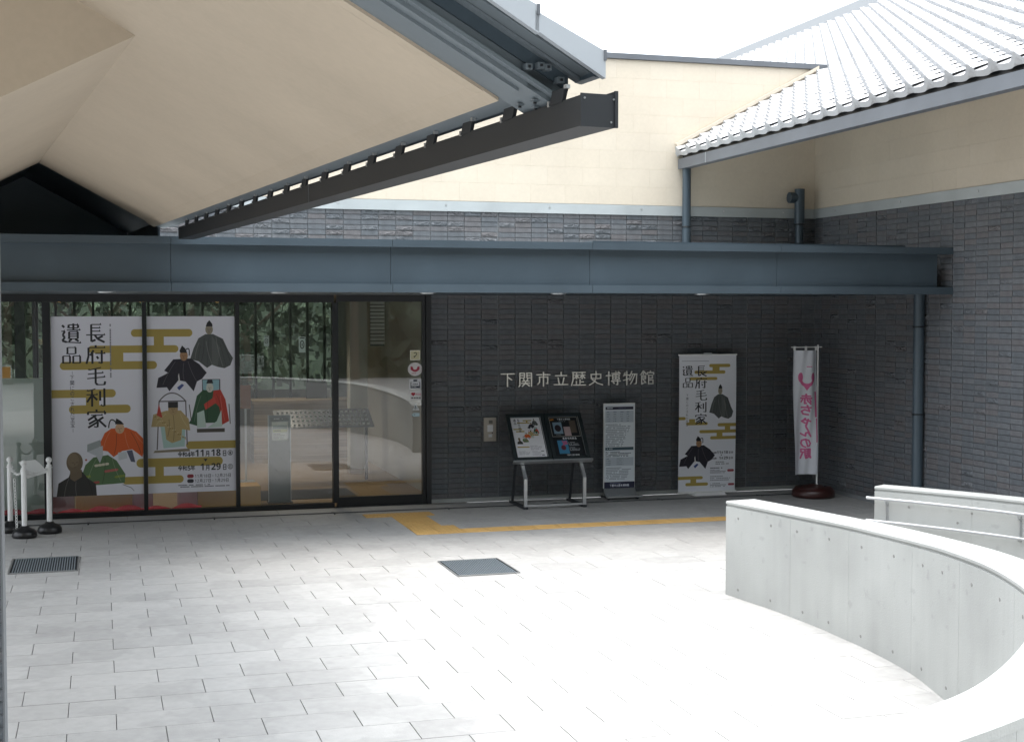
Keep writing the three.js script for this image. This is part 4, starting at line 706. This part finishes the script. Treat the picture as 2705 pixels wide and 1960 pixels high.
{ // information board
  const b = thing('information_board', 'tall white information board with navy headings on a steel foot', 'sign board', [6.39, 0, 0.24]);
  const g = new THREE.BoxGeometry(0.44, 1.13, 0.03); g.translate(0.22, 0.14 + 0.565, 0.0); part(b, 'panel', g, M.white);
  const tx = canvas(320, 800, (c, w, h) => {
    c.fillStyle = '#d3dae0'; c.fillRect(0, 0, w, h); c.fillStyle = '#1a1e36'; c.fillRect(12, 24, w - 24, 30); fineText(c, 26, 30, 110, 18, 1, '#d3dae0'); fineText(c, 150, 36, 130, 8, 1, '#6b7090'); c.fillStyle = '#aeb7c1'; c.fillRect(10, 66, w - 20, 120); for (let r = 0; r < 5; r++) for (const x of [26, 96, 170, 236]) fineText(c, x, 74 + r * 23, 56, 11, 1, '#55606e');
    fineText(c, 14, 200, 280, 238, 13, '#8b949f'); c.fillStyle = '#38505c'; c.fillRect(10, 442, w - 20, 30); fineText(c, 20, 449, 130, 16, 1, '#d3dae0'); fineText(c, 14, 484, 280, 60, 4, '#59636f'); c.fillStyle = '#b4bdc6'; c.fillRect(10, 548, w - 20, 86); for (let r = 0; r < 4; r++) { fineText(c, 24, 556 + r * 20, 80, 11, 1, '#59636f'); fineText(c, 130, 556 + r * 20, 130, 10, 1, '#68727e'); }
    fineText(c, 18, 648, 276, 150 - 18, 8, '#8b949f');
  });
  const p = new THREE.PlaneGeometry(0.425, 1.03); p.translate(0.22, 0.225 + 0.515, 0.0165); part(b, 'notice_print', p, print(tx, 0.5));
  const fx = canvas(320, 64, (c, w, h) => { c.fillStyle = '#171b38'; c.fillRect(0, 0, w, h); c.fillStyle = '#dfe3ea'; [...'下関市立歴史博物館'].forEach((k, i) => kanji(c, k, 58 + i * 23, 24, 21, 25, 13)); fineText(c, 62, 10, 190, 7, 1, '#9298b4'); });
  const q = new THREE.PlaneGeometry(0.43, 0.084); q.translate(0.22, 0.183, 0.0175); part(b, 'name_band', q, print(fx, 0.5));
  part(b, 'foot_plate', prism([[0.14, 0.015], [0.09, 0.02], [0.045, 0.12], [0.03, 0.12]], 0.0, 0.44, (y, z, x) => [x, y, z]), M.alu); part(b, 'foot_bar', bx(0.0, 0.5, 0.028, 0.05, 0.11, 0.15), M.alu); part(b, 'base_frame', merge([bx(0.02, 0.05, 0.012, 0.028, -0.17, 0.15), bx(0.42, 0.45, 0.012, 0.028, -0.17, 0.15)]), M.steelDark); for (const [x, z] of [[0.035, -0.15], [0.435, -0.15], [0.035, 0.12], [0.435, 0.12]]) part(b, 'foot_pad', cyl(x, 0, 0.013, z, 0.014, 12), M.black);
}
{ // hanging exhibition banner
  const b = thing('banner_stand', 'tall white exhibition banner stand against the brick wall', 'banner', [7.49, 0, 0.19]);
  const g = new THREE.PlaneGeometry(0.84, 1.86, 6, 24), p = g.attributes.position; for (let i = 0; i < p.count; i++) p.setZ(i, 0.012 * Math.sin(p.getY(i) * 2.2 + 0.6) + 0.005 * Math.sin(p.getX(i) * 6)); g.computeVertexNormals(); g.translate(0.42, 0.035 + 0.93, 0);
  part(b, 'banner_sheet', g, new THREE.MeshStandardMaterial({ map: canvas(512, 1200, bannerArt), roughness: 0.6, side: THREE.DoubleSide }));
  part(b, 'top_bar', (() => { const c = new THREE.CylinderGeometry(0.012, 0.012, 0.86, 12); c.rotateZ(Math.PI / 2); c.translate(0.42, 1.9, 0.005); return c; })(), M.white); part(b, 'top_clip', bx(0.36, 0.47, 1.9, 1.925, -0.01, 0.022), M.flashing); part(b, 'bottom_bar', (() => { const c = new THREE.CylinderGeometry(0.012, 0.012, 0.86, 12); c.rotateZ(Math.PI / 2); c.translate(0.42, 0.035, 0.01); return c; })(), M.white); part(b, 'base', prism([[0.18, 0], [0.66, 0], [0.62, 0.04], [0.22, 0.04]], -0.1, 0.12, (x, y, z) => [x, y, z]), M.white); part(b, 'rear_pole', cyl(0.42, 0.03, 1.9, -0.04, 0.01, 10), M.alu);
}
{ // nobori flag
  const f = thing('vertical_flag', 'white upright flag with pink lettering on a round brown base by the corner', 'flag', [9.18, 0, 0.82]);
  const base = new THREE.LatheGeometry([[0, 0], [0.27, 0], [0.285, 0.03], [0.28, 0.09], [0.24, 0.135], [0.1, 0.15], [0.05, 0.17], [0, 0.17]].map((p) => new THREE.Vector2(...p)), 40); part(f, 'base', base, mat([0.045, 0.014, 0.012], 0.35)); part(f, 'filler_cap', cyl(0.12, 0.14, 0.155, 0.1, 0.02, 14), M.black);
  part(f, 'pole', cyl(0.05, 0.15, 2.04, 0, 0.013, 14), M.white); part(f, 'cross_arm', (() => { const c = new THREE.CylinderGeometry(0.008, 0.008, 0.46, 10); c.rotateZ(Math.PI / 2); c.translate(-0.12, 2.01, 0); return c; })(), M.white);
  for (const x of [-0.3, -0.13, 0.02]) part(f, 'loop', bx(x - 0.012, x + 0.012, 1.965, 2.022, -0.011, 0.011), M.white);
  const tx = canvas(256, 1024, (c, w, h) => {
    c.fillStyle = '#d9dbe2'; c.fillRect(0, 0, w, h); c.translate(w, 0); c.scale(-1, 1); const pk = '#cc6692';
    c.strokeStyle = pk; c.lineWidth = 26; c.beginPath(); c.arc(118, 225, 62, 0.1, 3.04); c.stroke(); disc(c, 56, 222, 24, 40, pk); disc(c, 180, 222, 24, 40, pk); poly(c, [[82, 280], [154, 280], [118, 330]], pk); fineText(c, 70, 128, 100, 14, 1, pk);
    c.fillStyle = pk; ['赤', 'ち', 'ゃ', 'ん', 'の', '駅'].forEach((k, i) => kanji(c, k, 70, 358 + i * 90, 108, 88, 15)); c.fillRect(12, 340, 22, 210); c.fillRect(12, 560, 12, 200);
  });
  const g = new THREE.PlaneGeometry(0.34, 1.66, 28, 40), p = g.attributes.position; for (let i = 0; i < p.count; i++) { const x = p.getX(i), y = p.getY(i); p.setZ(i, 0.045 * Math.sin(x * 15 + y * 1.1) * (0.6 + 0.4 * Math.cos(y * 1.7)) + 0.012 * Math.sin(x * 42 - y * 3)); p.setX(i, x * (1 - 0.05 * Math.cos(y * 1.3)) - 0.008 * Math.sin(y * 2.5)); } g.computeVertexNormals(); g.translate(-0.125, 0.305 + 0.83, 0.0);
  part(f, 'cloth', g, new THREE.MeshPhysicalMaterial({ map: tx, roughness: 0.9, side: THREE.DoubleSide, transmission: 0.0 }));
}
// ---------- white chain posts ----------
const stP = [[-0.985, 0.93], [-0.815, 1.36], [-0.56, 1.1]];
stP.forEach(([x, z], i) => {
  const s = thing('chain_post', ['white chain post on black round base, nearest the glass front', 'white chain post on black round base, standing in front of the other two', 'white chain post on black round base beside the poster window'][i], 'post', [x, 0, z], 0, 'white chain posts by the glass front');
  part(s, 'base', new THREE.LatheGeometry([[0, 0], [0.125, 0], [0.135, 0.02], [0.13, 0.055], [0.105, 0.09], [0.06, 0.105], [0.04, 0.13], [0, 0.13]].map((p) => new THREE.Vector2(...p)), 36), M.rubber);
  part(s, 'post', cyl(0, 0.12, 0.77, 0, 0.029, 18), M.white); part(s, 'neck', cyl(0, 0.77, 0.795, 0, 0.018, 14), M.white); const ball = new THREE.SphereGeometry(0.034, 20, 14); ball.translate(0, 0.822, 0); part(s, 'ball_cap', ball, M.white); part(s, 'hook_collar', (() => { const g = new THREE.TorusGeometry(0.032, 0.007, 8, 20); g.rotateX(Math.PI / 2); g.translate(0, 0.74, 0); return g; })(), M.white);
});
function chain(label, a, b, sag) {
  const c = thing('plastic_chain', label, 'chain', [0, 0, 0], 0, 'white plastic chains on the posts');
  const A = new THREE.Vector3(...a), B = new THREE.Vector3(...b), pts = [...Array(24)].map((_, i) => { const t = i / 23, p = A.clone().lerp(B, t); p.y -= sag * 4 * t * (1 - t); return p; });
  const cv = new THREE.CatmullRomCurve3(pts), n = Math.round(cv.getLength() / 0.034), g0 = new THREE.TorusGeometry(0.014, 0.0042, 6, 14); g0.scale(1.5, 1, 1);
  for (let i = 0; i <= n; i++) { const p = cv.getPointAt(i / n), d = cv.getTangentAt(i / n), m = part(c, 'link', g0, M.white, [p.x, p.y, p.z]); m.quaternion.setFromUnitVectors(new THREE.Vector3(1, 0, 0), d).multiply(new THREE.Quaternion().setFromAxisAngle(new THREE.Vector3(1, 0, 0), i % 2 ? 0.8 : -0.8)); }
}
chain('white plastic chain sagging between the front post and the post beside the poster', [-0.795, 0.735, 1.34], [-0.58, 0.735, 1.12], 0.05);
chain('white plastic chain between the rear post and the front post', [-0.965, 0.735, 0.96], [-0.83, 0.735, 1.33], 0.06);
chain('loose white plastic chain hanging down from the rear post', [-0.93, 0.6, 1.05], [-0.91, 0.02, 1.04], 0);
{
  const f = [], n = 12, L = [], R = []; for (let i = 0; i <= n; i++) { const t = i / n, b = Math.sin(t * Math.PI) * 0.015; L.push([-0.88 + 0.1 * t, 0.815 - 0.17 * t + b, 1.13 + 0.17 * t]); R.push([-0.705 + 0.13 * t, 0.83 - 0.14 * t + b, 1.1 + 0.06 * t]); }
  for (let i = 0; i < n; i++) { const d = ([x, y, z]) => [x, y - 0.003, z]; f.push([L[i], L[i + 1], R[i + 1], R[i]], [d(L[i]), d(R[i]), d(R[i + 1]), d(L[i + 1])], [L[i], d(L[i]), d(L[i + 1]), L[i + 1]], [R[i], R[i + 1], d(R[i + 1]), d(R[i])]); }
  single('notice_sheet', faces(f), M.white, 'curved blank white sheet resting on the chains between the posts', 'sheet');
}
// ---------- entrance hall behind the glass ----------
{
  const s = (n, g, m, l) => single(n, g, m, l, 'room', null, 'structure');
  s('hall_floor', bx(-4, 4.6, -0.06, 0.002, -9, -0.07), M.wood, 'warm timber floor of the entrance hall');
  s('hall_ceiling_overhang', bx(-4, 4.6, 2.7, 2.8, -11.6, -0.02), mat([0.3, 0.3, 0.29], 0.9), 'plain ceiling of the entrance hall with an added rear overhang shading the trees');  // runs on past the rear wall as an added overhang to shade the trees
  s('hall_wall_right', bx(4.25, 4.4, 0.002, 2.7, -9, -0.21), mat([0.45, 0.44, 0.4], 0.85), 'pale right wall of the entrance hall');
  s('hall_wall_left', bx(-4.2, -4.0, -0.03, 2.7, -9, 0), mat([0.1, 0.1, 0.1], 0.85), 'dark left wall of the entrance hall');
  s('hall_wall_rear', bx(-4, 4.25, 0.002, 1.0, -9.15, -9.05), mat([0.45, 0.42, 0.36], 0.85), 'low pale rear wall of the entrance hall');
  const rg = thing('rear_window_wall', 'dark mullioned window wall at the back of the hall facing the garden', 'glass wall');
  for (let x = -4; x <= 4.25; x += 0.325) part(rg, 'mullion', bx(x - 0.022, x + 0.022, 0.002, 2.7, -9.04, -8.94), M.frame);
  for (let x = -4; x < 4.0; x += 0.325) glassPane(rg, x + 0.023, x + 0.302, 0.05, 2.68, -8.99);
  const ct = thing('reception_counter', 'pale timber reception counter inside the entrance hall', 'counter', [2.4, 0, -5.4]);
  part(ct, 'front_panel', bx(0, 1.75, 0, 0.98, 0, 0.05), M.woodPale); part(ct, 'counter_top', bx(-0.03, 1.8, 0.98, 1.03, -0.6, 0.09), M.woodPale); part(ct, 'end_panel', bx(0, 0.05, 0, 0.98, -0.58, 0), M.woodPale); part(ct, 'display_screen', bx(0.9, 1.25, 1.031, 1.3, -0.3, -0.26), M.steelDark);
  const col1 = thing('pale_column', 'pale square column inside the hall behind the sliding door', 'column', [3.66, 0, -3.5]); part(col1, 'shaft', bx(0, 0.27, 0.002, 2.7, -0.27, 0), mat([0.46, 0.46, 0.42], 0.8)); part(col1, 'skirting', bx(-0.01, 0.28, 0.003, 0.08, -0.28, 0.01), M.woodPale);
  const lv = thing('louvre_panel', 'white slatted panel hanging high inside the hall', 'louvre', [4.0, 0, -3.6]); for (let i = 0; i < 12; i++) part(lv, 'slat', bx(0, 0.22, 1.98 + i * 0.056, 2.022 + i * 0.056, -0.05, 0), M.white); part(lv, 'backing', bx(0, 0.22, 1.95, 2.68, -0.06, -0.052), M.steelDark);
  const rk = thing('reflection_panel', 'dark slanted panel with small white marks, made up for a reflection in the glass', 'table', [2.42, 0, -2.5]); part(rk, 'panel_face', prism([[0, 0.82], [0.02, 0.8], [-0.45, 1.02], [-0.47, 1.04]], 0, 1.42, (z, y, x) => [x, y, z]), M.black); for (const x of [0.05, 1.33]) part(rk, 'leg', bx(x, x + 0.04, 0.002, 0.85, -0.3, -0.26), M.black);  // made-up object standing in for a reflection in the glass
  const cards = []; for (let r = 0; r < 4; r++) for (let i = 0; i < 20; i++) cards.push(bx(0.05 + i * 0.067, 0.08 + i * 0.067, 0.838 + r * 0.052, 0.862 + r * 0.052, -0.052 - r * 0.11, -0.03 - r * 0.11)); part(rk, 'cards', merge(cards), M.paper).userData.kind = 'stuff';  // white bits of the same reflection stand-in
  const ks = thing('check_in_kiosk', 'slim grey notice kiosk with white sheet just inside the glass', 'kiosk', [2.09, 0.002, -0.62]); part(ks, 'panel', bx(0, 0.28, 0, 1.14, -0.03, 0), mat([0.1, 0.125, 0.135], 0.4)); part(ks, 'edge_trim', merge([bx(-0.006, 0, 0, 1.14, -0.031, 0.001), bx(0.28, 0.286, 0, 1.14, -0.031, 0.001)]), M.alu); part(ks, 'base_plate', bx(-0.02, 0.3, 0, 0.012, -0.12, 0.1), M.steelDark);
  const kp = new THREE.PlaneGeometry(0.21, 0.24); kp.translate(0.145, 0.935, 0.003); part(ks, 'notice', kp, print(canvas(128, 144, (c) => { c.fillStyle = '#e6e8e2'; c.fillRect(0, 0, 128, 144); c.fillStyle = '#a7b4b4'; c.fillRect(8, 28, 112, 28); c.fillStyle = '#cfd59a'; c.fillRect(8, 60, 112, 22); fineText(c, 20, 66, 90, 12, 1, '#555'); fineText(c, 14, 90, 100, 44, 4, '#999'); })));
  const kh = new THREE.PlaneGeometry(0.24, 0.05); kh.translate(0.143, 1.09, 0.003); part(ks, 'heading', kh, print(canvas(128, 28, (c) => { c.fillStyle = '#3c4648'; c.fillRect(0, 0, 128, 28); fineText(c, 24, 6, 130, 15, 1, '#d8dcdc'); })));
  single('floor_mat', bx(1.85, 3.3, 0.003, 0.012, -1.8, -0.85), M.black, 'black entrance mat on the timber floor behind the sliding door', 'mat');
  single('partition_board', bx(-1.9, -0.66, 0.003, 1.68, -0.3, -0.26), mat([0.36, 0.4, 0.37], 0.45), 'tall pale green partition board behind the left window', 'partition');
  single('orange_sign', bx(-1.4, -1.03, 1.685, 1.82, -0.29, -0.27), mat([0.65, 0.3, 0.05], 0.6), 'orange sign on top of the pale partition board', 'sign');
  for (const [x0, x1, h, m, l] of [[-0.62, -0.32, 0.25, [0.3, 0.2, 0.22], 'mauve draped box beside the partition, low behind the poster'], [-0.3, 0.37, 0.27, [0.5, 0.3, 0.1], 'plain tan low box under the left poster'], [0.38, 0.62, 0.25, [0.42, 0.26, 0.32], 'dusty pink box between the two tan boxes'], [0.93, 1.16, 0.24, [0.5, 0.33, 0.4], 'pale pink box under the right poster'], [1.17, 1.95, 0.27, [0.5, 0.3, 0.1], 'long tan low box under the right poster']]) single('display_plinth', slab(x0, x1, -0.72, -0.32, h, h, 0.006), mat(m, 0.7), l, 'plinth', 'low boxes behind the poster windows');
  { const pts = [], n = 60; for (let i = 0; i <= n; i++) { const x = -1.2 + 2.4 * i / n; pts.push([x, 0.03 + 0.05 * Math.abs(Math.sin(i * 0.37)) + 0.03 * Math.abs(Math.sin(i * 0.11 + 1))]); } const f = []; for (let i = 0; i < n; i++) f.push([[pts[i][0], 0.004, -0.12], [pts[i + 1][0], 0.004, -0.12], [pts[i + 1][0], pts[i + 1][1], -0.2], [pts[i][0], pts[i][1], -0.2]], [[pts[i][0], pts[i][1], -0.2], [pts[i + 1][0], pts[i + 1][1], -0.2], [pts[i + 1][0], 0.004, -0.3], [pts[i][0], 0.004, -0.3]]); single('red_cloth', faces(f), M.red, 'crumpled red cloth along the foot of the poster windows', 'cloth'); }
  for (const [x, y, w, h, l] of [[1.99, 2.05, 0.065, 0.13, 'small white notice with black ring on the glass, left of its pair'], [2.43, 1.965, 0.085, 0.2, 'larger white notice with black ring hanging on the glass']]) { const g = new THREE.PlaneGeometry(w, h); g.translate(x + w / 2, y + h / 2, -0.2); single('ring_notice', g, new THREE.MeshStandardMaterial({ side: THREE.DoubleSide, roughness: 0.6, map: canvas(64, 128, (c) => { c.fillStyle = '#cdd5d2'; c.fillRect(0, 0, 64, 128); c.fillStyle = '#222'; c.fillRect(8, 6, 48, 8); c.strokeStyle = '#1c2220'; c.lineWidth = 8; c.beginPath(); c.ellipse(32, 64, 18, 30, 0, 0, 7); c.stroke(); c.fillRect(28, 52, 8, 24); }) }), l, 'notice', 'ring notices behind the glass'); }
  const org = thing('orange_board', 'rust-orange rounded sign board standing inside the hall', 'sign', [1.96, 0, -3.0]); part(org, 'board', bx(0, 0.15, 1.07, 1.41, -0.02, 0), mat([0.4, 0.14, 0.05], 0.6)); part(org, 'post', bx(0.06, 0.09, 0.01, 1.07, -0.02, -0.01), M.alu); part(org, 'foot', bx(-0.05, 0.2, 0.003, 0.012, -0.15, 0.12), M.alu);
  // lit ceiling downlights
  for (const [x, z] of [[-0.91, -0.75], [0.99, -1.1], [2.8, -0.75], [2.8, -3.4], [0.99, -3.4], [2.9, -5.0]]) {
    const l = thing('ceiling_downlight', z > -2 ? 'small lit warm downlight in the hall ceiling just behind the glass' : 'small lit warm downlight deep inside the hall ceiling', 'light', [x, 2.7, z], 0, 'lit downlights in the hall ceiling');
    part(l, 'ring', (() => { const g = new THREE.RingGeometry(0.06, 0.08, 24); g.rotateX(Math.PI / 2); g.translate(0, -0.004, 0); return g; })(), M.alu);
    part(l, 'lens', (() => { const g = new THREE.CylinderGeometry(0.06, 0.06, 0.006, 20); g.translate(0, -0.004, 0); return g; })(), mat([0.8, 0.6, 0.3], 0.5, 0, { emissive: col(1, 0.62, 0.22), emissiveIntensity: 1.1 }));
    const sp = new THREE.SpotLight(0xfff0dc, 1.5, 0, 0.95, 0.7, 2); sp.position.set(x, 2.68, z); sp.target.position.set(x, 0, z); sp.castShadow = true; sp.shadow.radius = 3; scene.add(sp, sp.target);
  }
}
// ---------- trees mirrored in the glass and seen through the hall ----------
const leafM = [[0.04, 0.058, 0.034], [0.055, 0.075, 0.042], [0.04, 0.052, 0.036]].map((c) => mat(c, 0.8, 0, { side: THREE.DoubleSide }));
const barkM = mat([0.09, 0.065, 0.045], 0.95);
function tree(x, z, h, r, label, group) {
  const t = thing('garden_tree', label, 'tree', [x, 0, z], 0, group), limbs = [cyl(0, -0.05, h * 0.5, 0, 0.16, 10, 0.09)];
  for (let i = 0; i < 6; i++) { const a = i * 1.05 + rr(0, 0.5), y = h * rr(0.3, 0.5); limbs.push(bar([0, y, 0], [Math.cos(a) * r * 0.6, y + h * 0.25, Math.sin(a) * r * 0.6], 0.06)); }
  part(t, 'trunk', merge(limbs), barkM);
  const groups = [[], [], []];
  for (let i = 0; i < 90; i++) {
    const a = rr(0, 6.283), v = Math.cbrt(rnd()), e = Math.acos(rr(-1, 1)), cx = Math.cos(a) * Math.sin(e) * r * v, cy = h * 0.6 + Math.cos(e) * h * 0.4 * v, cz = Math.sin(a) * Math.sin(e) * r * v, cr = r * rr(0.14, 0.3);
    for (let k = 0; k < 16; k++) { const s = rr(0.07, 0.16), g = new THREE.PlaneGeometry(s, s * 1.6); g.rotateX(rr(0, 6)); g.rotateY(rr(0, 6)); g.translate(cx + rr(-cr, cr), cy + rr(-cr, cr), cz + rr(-cr, cr)); groups[i % 3].push(g); }
  }
  groups.forEach((l, k) => { const m = part(t, 'crown', merge(l), leafM[k]); m.userData.kind = 'stuff'; });
}
{
  const bank = (z0, z1, y1, x0, x1, label) => { const g = new THREE.PlaneGeometry(x1 - x0, 1, 40, 10), p = g.attributes.position; for (let i = 0; i < p.count; i++) { const t = p.getY(i) + 0.5, x = p.getX(i); p.setXYZ(i, x + (x0 + x1) / 2, -0.05 + y1 * t * t * (3 - 2 * t) * (1 + 0.15 * Math.sin(x * 0.35)), z0 + (z1 - z0) * t); } g.computeVertexNormals(); return single('sky_screen_bank', uvm(g), mat([0.045, 0.062, 0.04], 0.95, 0, { side: THREE.DoubleSide, map: texBrick }), label, 'hill', null, 'structure'); };
  bank(34, 52, 27, -70, 70, 'added dark green bank opposite the entrance, screening off low sky light'); bank(-15, -26, 9, -30, 30, 'dark green garden bank behind the hall');  // front bank is added, unseen, to cut low sky light under the canopy
  // undergrowth and far crowns as one mass, dressing the added banks
  const lg = new THREE.PlaneGeometry(0.5, 0.8), im = new THREE.InstancedMesh(lg, mat([0.05, 0.07, 0.045], 0.85, 0, { side: THREE.DoubleSide }), 18000), o = new THREE.Object3D(), cc = new THREE.Color();
  for (let i = 0; i < 18000; i++) { const back = i % 2 === 0, t = rnd(), u = t * t * (3 - 2 * t); if (back) o.position.set(rr(-14, 10), 9 * u + rr(0, 2.4), -15 - 11 * t + rr(-1, 1)); else o.position.set(rr(-60, 60), 27 * u + Math.pow(rnd(), 2) * 4.5, 34 + 18 * t + rr(-1.5, 1.5)); o.rotation.set(rr(0, 6), rr(0, 6), rr(0, 6)); o.scale.setScalar(back ? rr(0.2, 0.45) : rr(0.6, 1.5)); o.updateMatrix(); im.setMatrixAt(i, o.matrix); const v = rr(0.6, 1.3); im.setColorAt(i, cc.setRGB(v, v, v * 0.9)); }
  im.name = 'undergrowth'; scene.add(tag(im, 'dense green undergrowth covering the added banks', 'undergrowth', null, 'stuff'));
}
for (const [x, z, h, r] of [[-9, 31, 10, 4.2], [-3, 33, 11, 4.4], [3, 31, 9.5, 4], [9, 33, 11, 4.5], [15, 31, 10, 4.2], [21, 33, 11, 4.5]]) tree(x, z, h, r, 'leafy green tree across the approach opposite the entrance', 'trees opposite the entrance');
for (const [x, z, h, r] of [[-5.5, -13, 5, 2.2], [-2.6, -12.5, 4.5, 2], [0.2, -13.2, 5, 2.2], [3, -12.6, 4.6, 2.1], [5.8, -13.2, 5, 2.2], [8.4, -13, 4.8, 2.2], [-8.5, -14, 5, 2.4]]) tree(x, z, h, r, 'leafy green garden tree behind the rear hall windows', 'garden trees behind the hall');
renderer.render(scene, camera);
